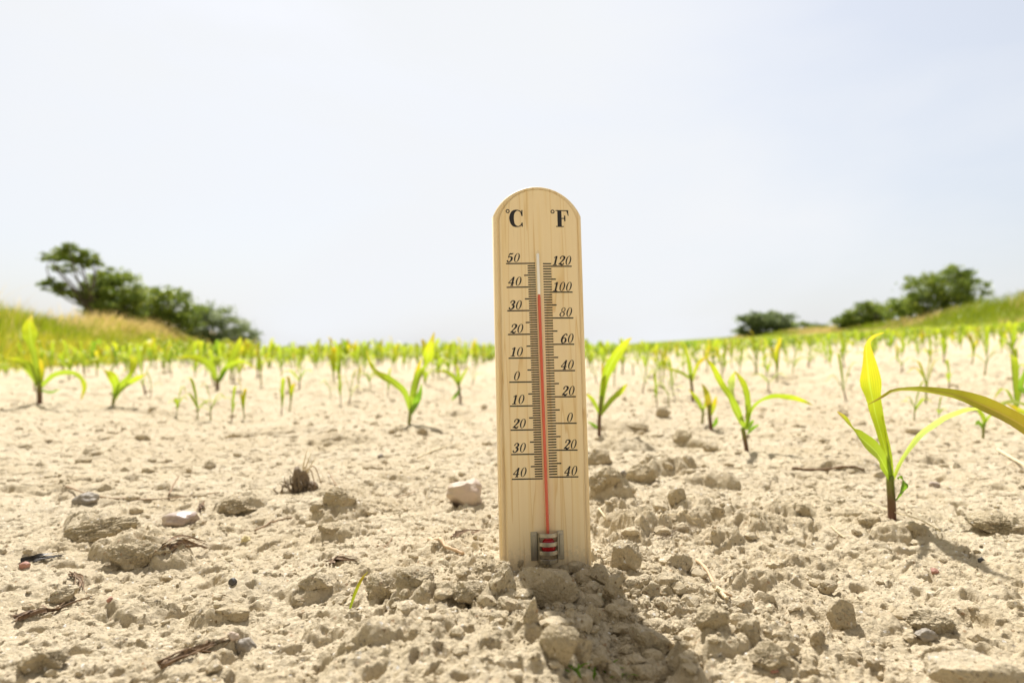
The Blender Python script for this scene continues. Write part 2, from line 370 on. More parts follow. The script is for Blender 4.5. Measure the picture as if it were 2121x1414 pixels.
M_crowng = leaf_mat('greygreen_leaves', [(0.0, (0.13, 0.18, 0.09)), (0.5, (0.23, 0.28, 0.15)), (1.0, (0.36, 0.41, 0.25))], trans=0.35, tboost=1.4, rnd=True)
def stalk_mat(name, lo, hi):
    m, t, o = newmat(name); b = t.nodes.new('ShaderNodeBsdfPrincipled'); b.inputs['Roughness'].default_value = 0.4
    tcn = t.nodes.new('ShaderNodeTexCoord'); sp = t.nodes.new('ShaderNodeSeparateXYZ'); t.links.new(tcn.outputs['UV'], sp.inputs[0])
    t.links.new(ramp(t, [(0.0, lo), (0.62, tuple(0.8 * a + 0.2 * c for a, c in zip(lo, hi))), (1.0, hi)], sp.outputs[1]), b.inputs['Base Color'])
    t.links.new(b.outputs[0], o.inputs['Surface']); return m
M_stalk = stalk_mat('corn_stalk_purple', (0.09, 0.012, 0.015), (0.20, 0.24, 0.03))
M_stalkg = stalk_mat('corn_stalk_green', (0.22, 0.20, 0.06), (0.22, 0.34, 0.03))

# ------------------------------------------------------------------ ground sheet
def build_ground():
    da = math.radians(0.088)
    ang = [-47.0]
    fine = np.arange(-46, 46.0001, math.degrees(da))
    coarse = np.arange(49, 312, 3.0)
    th = np.radians(np.concatenate([fine, coarse]))
    r1 = 0.15 * np.exp(np.arange(0, math.log(1.2 / 0.15), 0.0021)); r1 = np.concatenate([r1, r1[-1] * np.exp(np.arange(1, 640) * 0.0029)])
    r2 = r1[-1] * np.exp(np.arange(1, 150) / 149 * math.log(900 / r1[-1]))
    r0 = np.array([0.02, 0.05, 0.08, 0.11, 0.13])
    rr = np.concatenate([r0, r1, r2])
    TH, RR = np.meshgrid(th, rr)
    X, Y = RR * np.sin(TH), RR * np.cos(TH)
    Z = height(X.ravel(), Y.ravel()).reshape(X.shape)
    nr, na = X.shape
    V = np.stack([X, Y, Z], -1).reshape(-1, 3)
    i = np.arange(nr - 1)[:, None] * na; j = np.arange(na)[None, :]; j2 = (j + 1) % na
    Fq = np.stack([i + j, i + j2, i + na + j2, i + na + j], -1).reshape(-1, 4)
    x, y = V[:, 0], V[:, 1]; r = np.hypot(x, y)
    dl = left_edge(y) - x + 0.25 * pn(x * 2, y * 2, 5); dr = x - right_edge(y) + 0.3 * pn(x * 1.5, y * 1.5, 6)
    g = np.maximum(sstep(-0.1, 0.5, dl), sstep(-0.2, 0.6, dr)); g = np.maximum(g, sstep(25, 60, r))
    me = mesh_np('ground', V, Fq, True, attr=g)
    bm = bmesh.new(); bm.free()
    # close the hole under the camera
    o = link('ground', me, M_ground); tag(o, kind='structure'); o['label'] = 'dry cracked sandy field soil'
    return o
build_ground()

# ------------------------------------------------------------------ generic shapes
def catmull(P, n):
    P = [np.asarray(p, float) for p in P]
    Q = [2 * P[0] - P[1]] + P + [2 * P[-1] - P[-2]]
    out = []
    segs = len(P) - 1
    for k in range(n + 1):
        t = k / n * segs; i = min(int(t), segs - 1); f = t - i
        p0, p1, p2, p3 = Q[i], Q[i + 1], Q[i + 2], Q[i + 3]
        out.append(0.5 * ((2 * p1) + (-p0 + p2) * f + (2 * p0 - 5 * p1 + 4 * p2 - p3) * f * f + (-p0 + 3 * p1 - 3 * p2 + p3) * f ** 3))
    return np.array(out)
def tube_arrays(P, rad, sides=8, cap=True):
    P = np.asarray(P, float); n = len(P); V = []; T = np.gradient(P, axis=0)
    up = np.array([0.13, 0.31, 0.94])
    for k in range(n):
        t = T[k] / (np.linalg.norm(T[k]) + 1e-12)
        a = np.cross(t, up); 
        if np.linalg.norm(a) < 0.05: a = np.cross(t, [1, 0, 0])
        a /= np.linalg.norm(a); b = np.cross(t, a)
        for s in range(sides):
            q = 2 * math.pi * s / sides
            V.append(P[k] + rad[k] * (math.cos(q) * a + math.sin(q) * b))
    Fq = [[k * sides + s, k * sides + (s + 1) % sides, (k + 1) * sides + (s + 1) % sides, (k + 1) * sides + s] for k in range(n - 1) for s in range(sides)]
    uv = np.array([[s / sides, k / (n - 1)] for k in range(n) for s in range(sides)])
    if cap:
        for base, kk in ((0, 0), ((n - 1) * sides, n - 1)):
            V.append(P[kk]); c = len(V) - 1; uv = np.vstack([uv, [[0.5, kk / (n - 1)]]])
            for s in range(0, sides, 2):
                q = [base + s, base + (s + 1) % sides, base + (s + 2) % sides, c]
                Fq.append(q[::-1] if base == 0 else q)
    return np.array(V), np.array(Fq), uv
class Bag:
    """collects arrays of one mesh"""
    def __init__(s): s.V = []; s.F = []; s.U = []; s.A = []; s.n = 0
    def add(s, V, Fq, U=None, a=0.5):
        s.V.append(V); s.F.append(np.asarray(Fq) + s.n); s.n += len(V)
        s.U.append(U if U is not None else np.zeros((len(V), 2))); s.A.append(np.full(len(V), a) if np.isscalar(a) else a)
    def mesh(s, name, smooth=True):
        return mesh_np(name, np.vstack(s.V), np.vstack(s.F), smooth, np.vstack(s.U), np.concatenate(s.A))
def leaf_arrays(C, W, side, n=18, m=4, fold=0.22, curl=0.0, wav=0.0, seed=0):
    """ribbon leaf: centre points C, widths W, side vectors; V-folded about the midrib"""
    C = catmull(C, n); W = np.clip(catmull([[q] for q in W], n)[:, 0], 0.0002, None); SD = catmull(side, n)
    T = np.gradient(C, axis=0); T /= np.linalg.norm(T, axis=1)[:, None] + 1e-12
    V = []; U = []
    for k in range(n + 1):
        s = SD[k] - T[k] * np.dot(SD[k], T[k]); s /= np.linalg.norm(s) + 1e-12
        nn = np.cross(T[k], s)
        for j in range(m + 1):
            u = j / m * 2 - 1
            ww = wav * math.sin(k * 1.3 + seed + (2 if u > 0 else 0)) * abs(u) * W[k]
            V.append(C[k] + s * u * W[k] / 2 + nn * (abs(u) * fold * W[k] / 2 + curl * u * u * W[k] + ww)); U.append([j / m, k / n])
    Fq = [[k * (m + 1) + j, k * (m + 1) + j + 1, (k + 1) * (m + 1) + j + 1, (k + 1) * (m + 1) + j] for k in range(n) for j in range(m)]
    return np.array(V), np.array(Fq), np.array(U)

# ------------------------------------------------------------------ thermometer
TH_Y = math.radians(8.0); TB = math.radians(3.2); LN = math.radians(0.92)
BW = 0.0515; BT = 0.009
U0 = Vector((math.cos(TH_Y), math.sin(TH_Y), 0)); V0 = Vector((0, 0, 1)); N0 = Vector((math.sin(TH_Y), -math.cos(TH_Y), 0))
V1 = (V0 * math.cos(TB) - N0 * math.sin(TB)).normalized(); N1 = U0.cross(V1)
UB = U0 * math.cos(LN) + V1 * math.sin(LN); VB = V1 * math.cos(LN) - U0 * math.sin(LN); NB = UB.cross(VB)
OB = at(1135, 1194, 0.380)             # middle of the front face where it meets the soil
MB = Matrix(((UB.x, VB.x, NB.x, OB.x), (UB.y, VB.y, NB.y, OB.y), (UB.z, VB.z, NB.z, OB.z), (0, 0, 0, 1)))
def bu(X, Y):
    d = ray(X, Y); o = Vector((0, 0, CH)); t = (OB - o).dot(NB) / d.dot(NB); p = o + d * t - OB
    return p.dot(UB), p.dot(VB)
thermo = empty('thermometer', OB, 'pale wooden outdoor thermometer with rounded top standing upright in the dry soil', 'thermometer')
thermo.matrix_world = MB
def arc_outline(hw, top, rise, bottom, n=28):
    """outline with straight sides and a segment arc on top, counter-clockwise from bottom left"""
    Rr = (hw * hw + rise * rise) / (2 * rise); cy = top - Rr
    a0 = math.acos(min(1, hw / Rr)) if Rr > hw else 0
    pts = [(-hw, bottom), (hw, bottom)]
    for k in range(n + 1):
        a = a0 + (math.pi - 2 * a0) * k / n
        pts.append((Rr * math.cos(a), cy + Rr * math.sin(a)))
    return pts
TOP = bu(1112, 384)[1]
def board_mesh():
    hw = BW / 2; bev = 0.0042
    prof = [(0.0, -BT), (0.0, -0.0036), (0.0004, -0.0024), (0.0012, -0.0017), (0.0022, -0.0017), (0.0033, -0.0022), (0.0041, -0.0027), (0.0043, 0.0)]
    V = []; L = []
    for ins, z in prof:
        o = arc_outline(hw - ins * (0.80 if True else 1), TOP - ins * 0.62, 0.0172, -0.03, 30)
        L.append(len(o)); V += [(x, y, z) for x, y in o]
    n = L[0]; Fs = []
    for k in range(len(prof) - 1):
        for s in range(n): Fs.append([k * n + s, k * n + (s + 1) % n, (k + 1) * n + (s + 1) % n, (k + 1) * n + s])
    Fs.append(list(range((len(prof) - 1) * n, len(prof) * n))); Fs.append(list(range(n))[::-1])
    me = bpy.data.meshes.new('wooden_board'); me.from_pydata(V, [], Fs); me.update()
    for p in me.polygons: p.use_smooth = len(p.vertices) == 4
    return me
def wood_mat():
    m, t, o = newmat('pine_wood'); b = t.nodes.new('ShaderNodeBsdfPrincipled'); b.inputs['Roughness'].default_value = 0.5; b.inputs['Specular IOR Level'].default_value = 0.3
    tcn = t.nodes.new('ShaderNodeTexCoord')
    mpn = t.nodes.new('ShaderNodeMapping'); mpn.inputs['Scale'].default_value = (1.0, 0.035, 0.7); mpn.inputs['Rotation'].default_value = (0, 0.25, 0.012)
    t.links.new(tcn.outputs['Object'], mpn.inputs['Vector'])
    n0 = noise(t, 120, 2, 0.45, mpn.outputs[0], 0.2); nz_ = noise(t, 300, 4, 0.55, mpn.outputs[0], 0.3); nf = noise(t, 1600, 3, 0.6, mpn.outputs[0])
    # growth rings cut lengthwise: thin late-wood lines at uneven spacing
    fr = t.nodes.new('ShaderNodeMath'); fr.operation = 'MULTIPLY'; fr.inputs[1].default_value = 7.0; t.links.new(n0.outputs['Fac'], fr.inputs[0])
    f2 = t.nodes.new('ShaderNodeMath'); f2.operation = 'FRACT'; t.links.new(fr.outputs[0], f2.inputs[0])
    c = ramp(t, [(0.0, (0.85, 0.70, 0.455)), (0.55, (0.86, 0.71, 0.47)), (0.84, (0.83, 0.66, 0.385)), (0.95, (0.72, 0.52, 0.27)), (1.0, (0.80, 0.63, 0.38))], f2.outputs[0])
    c = mixc(t, maprange(t, nz_.outputs['Fac'], 0.35, 0.7, 0, 0.22), c, (0.76, 0.58, 0.34))
    c = mixc(t, maprange(t, nf.outputs['Fac'], 0.55, 0.75, 0, 0.25), c, (0.66, 0.49, 0.28))
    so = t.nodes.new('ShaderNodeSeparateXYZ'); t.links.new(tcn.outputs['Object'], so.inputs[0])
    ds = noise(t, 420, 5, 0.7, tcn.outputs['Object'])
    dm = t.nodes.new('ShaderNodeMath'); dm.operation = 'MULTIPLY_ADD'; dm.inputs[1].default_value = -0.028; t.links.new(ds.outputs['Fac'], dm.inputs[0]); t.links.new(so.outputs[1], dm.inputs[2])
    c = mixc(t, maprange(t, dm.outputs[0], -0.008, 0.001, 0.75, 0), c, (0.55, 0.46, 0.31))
    t.links.new(c, b.inputs['Base Color'])
    bp = t.nodes.new('ShaderNodeBump'); bp.inputs['Strength'].default_value = 0.15; bp.inputs['Distance'].default_value = 0.0002
    t.links.new(nf.outputs['Fac'], bp.inputs['Height']); t.links.new(bp.outputs[0], b.inputs['Normal'])
    t.links.new(b.outputs[0], o.inputs['Surface']); return m
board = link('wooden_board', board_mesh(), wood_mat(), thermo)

# printing -------------------------------------------------
h_digit = True
def stroke_poly(pts, n=14):
    P = catmull(pts, n) if len(pts) > 2 else np.array(pts, float)
    xy = P[:, :2]; T = np.gradient(xy, axis=0); T /= np.linalg.norm(T, axis=1)[:, None] + 1e-9
    Nn = np.stack([-T[:, 1], T[:, 0]], -1); wd = (np.clip(P[:, 2], 0.02, None)[:, None] * 1.1 + (0.035 if h_digit else 0.0)) / 2
    A, B = xy + Nn * wd, xy - Nn * wd
    return [[A[k], B[k], B[k + 1], A[k + 1]] for k in range(len(xy) - 1)]
def ring_poly(cx, cy, a, b, ai, bi, n=24):
    q = []
    for k in range(n):
        t0, t1 = 2 * math.pi * k / n, 2 * math.pi * (k + 1) / n
        q.append([(cx + a * math.cos(t0), cy + b * math.sin(t0)), (cx + a * math.cos(t1), cy + b * math.sin(t1)),
                  (cx + ai * math.cos(t1), cy + bi * math.sin(t1)), (cx + ai * math.cos(t0), cy + bi * math.sin(t0))])
    return q
def dot(cx, cy, r): return ring_poly(cx, cy, r, r, 0.001, 0.001, 10)
tn = 0.055
GL = {
 '0': (ring_poly(.31, .5, .27, .5, .135, .455), .66),
 '1': (stroke_poly([(.33, .0, .13), (.33, .97, .13)]) + stroke_poly([(.33, .97, .05), (.2, .84, tn), (.10, .80, tn)]) + stroke_poly([(.12, .022, .045), (.54, .022, .045)]), .62),
 '2': (stroke_poly([(.12, .74, .06), (.16, .90, .06), (.31, .97, .06), (.49, .86, .14), (.50, .68, .15), (.35, .42, .09), (.08, .06, .05)], 20) + dot(.14, .72, .075)
       + stroke_poly([(.08, .06, .05), (.20, .13, .12), (.38, .06, .15), (.50, .06, .09), (.57, .24, .04)]), .66),
 '3': (stroke_poly([(.12, .80, .06), (.20, .93, .06), (.33, .97, .06), (.47, .84, .13), (.44, .64, .12), (.25, .53, .05)], 20) + stroke_poly([(.25, .53, .05), (.46, .44, .12), (.49, .25, .15), (.38, .06, .09), (.22, .02, .06), (.08, .14, .06)], 20) + dot(.13, .77, .07) + dot(.11, .17, .075), .66),
 '4': (stroke_poly([(.43, .98, .05), (.03, .29, .05)]) + stroke_poly([(.03, .29, .055), (.60, .29, .055)]) + stroke_poly([(.42, .98, .13), (.42, .0, .13)]) + stroke_poly([(.27, .022, .045), (.57, .022, .045)]), .68),
 '5': (stroke_poly([(.17, .93, .09), (.35, .91, .11), (.52, .97, .06)]) + stroke_poly([(.17, .93, .05), (.13, .50, .05)]) + stroke_poly([(.13, .50, .05), (.28, .61, .06), (.46, .50, .13), (.48, .28, .15), (.36, .06, .09), (.2, .02, .06), (.07, .12, .06)], 20) + dot(.11, .15, .075), .66),
 '6': (stroke_poly([(.53, .84, .06), (.46, .95, .06), (.34, .96, .06), (.15, .70, .12), (.10, .35, .15), (.19, .05, .09), (.31, .02, .05), (.47, .12, .12), (.50, .33, .14), (.40, .54, .06), (.27, .56, .05), (.12, .40, .05)], 30) + dot(.51, .83, .065), .66),
 '8': (ring_poly(.33, .75, .21, .25, .11, .20) + ring_poly(.30, .27, .27, .27, .14, .215), .66),
}
h_digit = False
GL.update({
 'C': (stroke_poly([(.80, .70, .05), (.72, .90, .06), (.50, .975, .06), (.24, .84, .20), (.14, .50, .27), (.24, .15, .20), (.50, .025, .06), (.72, .09, .06), (.82, .26, .05)], 40)
       + stroke_poly([(.82, .99, .07), (.82, .64, .07)]) + stroke_poly([(.82, .02, .07), (.82, .24, .07)]), .9),
 'F': (stroke_poly([(.27, .0, .25), (.27, 1.0, .25)]) + stroke_poly([(.02, .025, .05), (.54, .025, .05)]) + stroke_poly([(.02, .975, .05), (.86, .975, .05)]) + stroke_poly([(.80, .96, .12), (.86, .66, .03)]) + stroke_poly([(.40, .51, .05), (.62, .51, .05)]) + stroke_poly([(.62, .68, .08), (.62, .34, .08)]), .9),
})
pV, pF = [], []
zc = [0]
def quad(q, z):
    b = len(pV); pV.extend([(p[0], p[1], z) for p in q]); pF.append([b, b + 1, b + 2, b + 3])
def nz():
    zc[0] = (zc[0] + 1) % 9; return 0.00003 + zc[0] * 0.000008
def glyphs(s, u, v, h, slant, asp=1.0, track=1.0):
    for ch in s:
        polys, adv = GL[ch]
        z = nz()
        for q in polys: quad([(u + (p[0] * asp + p[1] * slant) * h, v + p[1] * h) for p in q], z + 0.000001 * (len(pV) % 7))
        u += adv * h * asp * track
def line(x0, y0, x1, y1, th):
    a = np.array(bu(x0, y0)); b = np.array(bu(x1, y1)); t = b - a; t /= np.linalg.norm(t); n = np.array([-t[1], t[0]]) * th / 2
    quad([a + n, b + n, b - n, a - n], nz())
def lerp(a, b, t): return a + (b - a) * t
cy = {50: 545.5, 40: 594.5, 30: 643, 20: 692, 10: 741, 0: 790.5, -10: 840, -20: 889.5, -30: 940, -40: 991}
fy = {120: 551.5, 100: 605, 80: 658.5, 60: 713, 40: 767.5, 20: 821.5, 0: 876.5, -20: 932, -40: 987.5}
def interp(d, v):
    ks = sorted(d); v = max(ks[0] - 2.5, min(ks[-1] + 2.5, v)); 
    for a, b in zip(ks, ks[1:]):
        if v <= b or b == ks[-1]: return d[a] + (d[b] - d[a]) * (v - a) / (b - a)
px = 1 / 3.74 / 1000
for c in range(-40, 51):
    f = (50 - c) / 90; y = interp(cy, c)
    xr = lerp(1108.5, 1124, f); sl = -0.012
    L = 16 if c % 5 else (24 if c % 10 else 0)
    if c % 10 == 0: x0 = lerp(1048, 1060, f)
    else: x0 = xr - L
    line(x0, y + lerp(0.5, 1.0, f) * (1 if c % 10 == 0 else 0.4), xr, y - 0.2, 2.7 * px)
for k in range(82):
    fdeg = 122 - 2 * k; y = interp(fy, fdeg); f = k / 81
    xl = lerp(1124.5, 1137.5, f)
    if fdeg % 20 == 0: xe = lerp(1184, 1198, f)
    elif fdeg % 10 == 0: xe = xl + 26
    else: xe = xl + 17
    line(xl, y, xe, y - (0.8 if fdeg % 20 else 0.6) * f, 2.7 * px)
clab = {50: (1048, 543), 40: (1051, 592), 30: (1052, 641), 20: (1055, 690), 10: (1055, 738), 0: (1062, 788), -10: (1058, 837), -20: (1060, 887), -30: (1060, 937), -40: (1061, 988)}
for c, (x, y) in clab.items():
    u, v = bu(x, y); glyphs(str(abs(c)), u, v, 19.5 * px, 0.26, 1.12, 1.0)
flab = {120: (1142, 549), 100: (1143, 603), 80: (1157, 656), 60: (1160, 710.5), 40: (1160, 765), 20: (1162, 819), 0: (1172, 874), -20: (1166, 930), -40: (1167, 985)}
for c, (x, y) in flab.items():
    u, v = bu(x, y); glyphs(str(abs(c)), u, v, 20 * px, 0.26, 1.08 if c != 100 and c != 120 else 1.10, 1.0)
u, v = bu(1055.5, 470); glyphs('C', u, v, 37 * px, 0, 0.90)
u, v = bu(1151, 470); glyphs('F', u, v, 36.5 * px, 0, 0.90)
for (x, y) in ((1051.5, 437.5), (1144.5, 438.5)):
    u, v = bu(x, y)
    for q in ring_poly(u, v, 4.4 * px, 4.4 * px, 2.3 * px, 2.3 * px, 16): quad(q, 0.00004)
me = bpy.data.meshes.new('scale_printing'); me.from_pydata(pV, [], pF); me.update()
m_ink, t, o = newmat('black_ink'); b = t.nodes.new('ShaderNodeBsdfPrincipled'); b.inputs['Base Color'].default_value = (0.012, 0.011, 0.014, 1); b.inputs['Roughness'].default_value = 0.6; t.links.new(b.outputs[0], o.inputs['Surface'])
link('scale_printing', me, m_ink, board)

# tube
def simple(name, col, rough=0.4, **kw):
    m, t, o = newmat(name); b = t.nodes.new('ShaderNodeBsdfPrincipled'); b.inputs['Base Color'].default_value = (*col, 1); b.inputs['Roughness'].default_value = rough
    for k, v in kw.items(): b.inputs[k.replace('_', ' ')].default_value = v
    n = noise(t, 400, 3, 0.6); bp = t.nodes.new('ShaderNodeBump'); bp.inputs['Strength'].default_value = 0.06; bp.inputs['Distance'].default_value = 0.0003
    t.links.new(n.outputs['Fac'], bp.inputs['Height']); t.links.new(bp.outputs[0], b.inputs['Normal'])
    t.links.new(b.outputs[0], o.inputs['Surface']); return m
M_glass = simple('clear_glass', (0.95, 0.93, 0.90), 0.06, Alpha=0.06)
M_white = simple('white_capillary', (0.93, 0.93, 0.93), 0.3)
M_redl = simple('red_spirit', (0.66, 0.075, 0.025), 0.35)
M_bulb = simple('red_bulb', (0.34, 0.004, 0.008), 0.12)
def bl(X, Y, h):
    u, v = bu(X, Y); return np.array([u, v, h])
ht = 0.0018
def tubeseg(name, a, b, r, mat, parent, taper=True, sides=12, h=ht):
    A, B = bl(*a, h), bl(*b, h)
    ts = [0, .01, .02, .5, .98, .99, 1.0] if taper else [0, .5, 1]
    P = [A + (B - A) * q for q in ts]; rd = [r * q for q in ([.35, .8, 1, 1, 1, .8, .35] if taper else [1, 1, 1])]
    V, Fq, uv = tube_arrays(P, rd, sides); return link(name, mesh_np(name, V, Fq, True, uv), mat, parent)
# the tube stands a little proud: shift its pixels for parallax
tube = tubeseg('glass_tube', (1112.2, 519), (1134, 1118), 0.00135, M_glass, thermo)
tubeseg('white_backing', (1112.4, 526), (1115.4, 611), 0.00085, M_white, tube)
tubeseg('red_liquid', (1115.2, 608), (1134, 1116), 0.00086, M_redl, tube)
for yy in (711, 721):
    pass
# bulb
def ellipsoid(c, r, n=16, m=10):
    V = []; Fq = []
    for i in range(m + 1):
        a = math.pi * i / m
        for j in range(n):
            q = 2 * math.pi * j / n
            V.append((c[0] + r[0] * math.sin(a) * math.cos(q), c[1] + r[1] * math.cos(a), c[2] + r[2] * math.sin(a) * math.sin(q)))
    for i in range(m):
        for j in range(n): Fq.append([i * n + j, i * n + (j + 1) % n, (i + 1) * n + (j + 1) % n, (i + 1) * n + j])
    return np.array(V), np.array(Fq)[:, ::-1]
bc = bl(1134, 1128, 0.0030)
V, Fq = ellipsoid(bc, (0.0040, 0.0050, 0.0030)); link('bulb', mesh_np('bulb', V, Fq), M_bulb, tube)
# metal clip
def clip_mesh():
    bm = bmesh.new()
    cu, cv = bu(1133.5, 1130); k = 1.12 / 3.72 / 1000
    def bx(x0, x1, y0, y1, z0, z1):
        vs = [bm.verts.new((x, y, z)) for z in (z0, z1) for x, y in ((x0, y0), (x1, y0), (x1, y1), (x0, y1))]
        for f in ((0, 3, 2, 1), (4, 5, 6, 7), (0, 1, 5, 4), (1, 2, 6, 5), (2, 3, 7, 6), (3, 0, 4, 7)): bm.faces.new([vs[i] for i in f])
    # side flanges with a raised rib
    for s in (-1, 1):
        xa, xb = sorted((cu + s * 19 * k, cu + s * 31 * k))
        bx(xa, xb, cv - 25 * k, cv + 27 * k, 0.0001, 0.0007)
        xa, xb = sorted((cu + s * 22.5 * k, cu + s * 28 * k))
        bx(xa, xb, cv - 19 * k, cv + 21 * k, 0.0007, 0.00125)
    def bulge(a): return cu + math.sin(a) * 19.5 * k, 0.0008 + (math.cos(a)) * 0.0062
    def band(y0, y1, a0=-math.pi / 2, a1=math.pi / 2, n=20):
        prev = None
        for i in range(n + 1):
            a = a0 + (a1 - a0) * i / n; x, z = bulge(a); xi, zi = cu + math.sin(a) * 18.2 * k, 0.0008 + math.cos(a) * 0.0056
            cur = [bm.verts.new(p) for p in ((x, y0, z), (x, y1, z), (xi, y1, zi), (xi, y0, zi))]
            if prev:
                for j in range(4): bm.faces.new([prev[j], cur[j], cur[(j + 1) % 4], prev[(j + 1) % 4]])
            prev = cur
    for c in (22.5, 6.5, -9, -24):
        band(cv + (c - 3.9) * k, cv + (c + 3.9) * k)
    for s in (-1, 1):
        a, b2 = sorted((s * math.pi / 2, s * math.pi * 0.33)); band(cv - 27.3 * k, cv + 25.8 * k, a, b2, 4)
    bmesh.ops.recalc_face_normals(bm, faces=bm.faces)
    me = bpy.data.meshes.new('metal_clip'); bm.to_mesh(me); bm.free(); return me
M_metal = simple('brushed_metal', (0.36, 0.345, 0.31), 0.33, Metallic=1.0)
o = link('metal_clip', clip_mesh(), M_metal, thermo)
bv = o.modifiers.new('bevel', 'BEVEL'); bv.width = 0.00018; bv.segments = 2

# ------------------------------------------------------------------ clods and stones
def rock_arrays(sub, seed, facets=9, lump=0.16, fine=0.04):
    bm = bmesh.new(); bmesh.ops.create_icosphere(bm, subdivisions=sub, radius=1.0)
    rr = random.Random(seed)
    D = []
    for _ in range(max(1, facets + 5)):
        v = Vector((rr.gauss(0, 1), rr.gauss(0, 1), rr.gauss(0, 1))).normalized(); D.append((v, rr.uniform(0.55, 0.92)))
    off = Vector((rr.uniform(-50, 50), rr.uniform(-50, 50), rr.uniform(-50, 50)))
    for v in bm.verts:
        n = v.co.normalized(); r = 1.0
        q = (n + 0.16 * lump * 4 * mnoise.noise_vector(n * 2.2 + off)).normalized()
        for d, h in D:
            c = q.dot(d)
            if c > 0.05: r = min(r, h / c)
        r *= 1 + lump * 0.8 * mnoise.noise(n * 1.6 + off)
        if fine:
            r += fine * (mnoise.noise(n * 6 + off) - 0.9 * abs(mnoise.noise(n * 11 + off)) + 0.55 * mnoise.noise(n * 22 + off))
            if sub >= 6: r += fine * 0.35 * (mnoise.noise(n * 75 + off) - abs(mnoise.noise(n * 52 + off)))
            if sub >= 5: r += fine * (0.45 * mnoise.noise(n * 42 + off) - 0.8 * max(0.0, mnoise.noise(n * 15 + off * 2) - 0.30))
        v.co = n * r
    V = np.array([v.co[:] for v in bm.verts]); Fc = np.array([[v.index for v in f.verts] for f in bm.faces]); bm.free()
    return V, Fc
def clod(name, X, Y, wpx, hpx, label, cat, mat=None, seed=0, deep=0.8, hf=0.85, sink=0.36, tilt=0.0, facets=7, lump=0.2, fine=0.065, sub=5, group=None, rot=None):
    p = gp(X, Y); d = p.y
    W = wpx / F * d; H = hpx / F * d * hf; D = W * deep
    if sub == 5 and wpx >= 84: sub = 6; fine *= 1.25
    V, Fc = rock_arrays(sub, seed or (int(X * 7 + Y)), facets, lump, fine)
    V = V * np.array([W / 2, D / 2, H * (0.5 + sink * 0.5)]) / np.abs(V).max(0)
    a = tilt; ca, sa = math.cos(a), math.sin(a)
    V = np.stack([V[:, 0] * ca - V[:, 2] * sa, V[:, 1], V[:, 0] * sa + V[:, 2] * ca], -1)
    o = link(name, mesh_np(name, V, Fc), mat or M_clod)
    cx, cyy = p.x, p.y + D * 0.40
    zz = min(p.z, gz(cx, cyy)) if abs(gz(cx, cyy) - p.z) < H else p.z
    o.location = (cx, cyy, zz + H * (0.5 + sink * 0.5) - H * sink)
    tag(o, label, cat, group)
    return o
G1 = 'clods heaped around the thermometer foot'
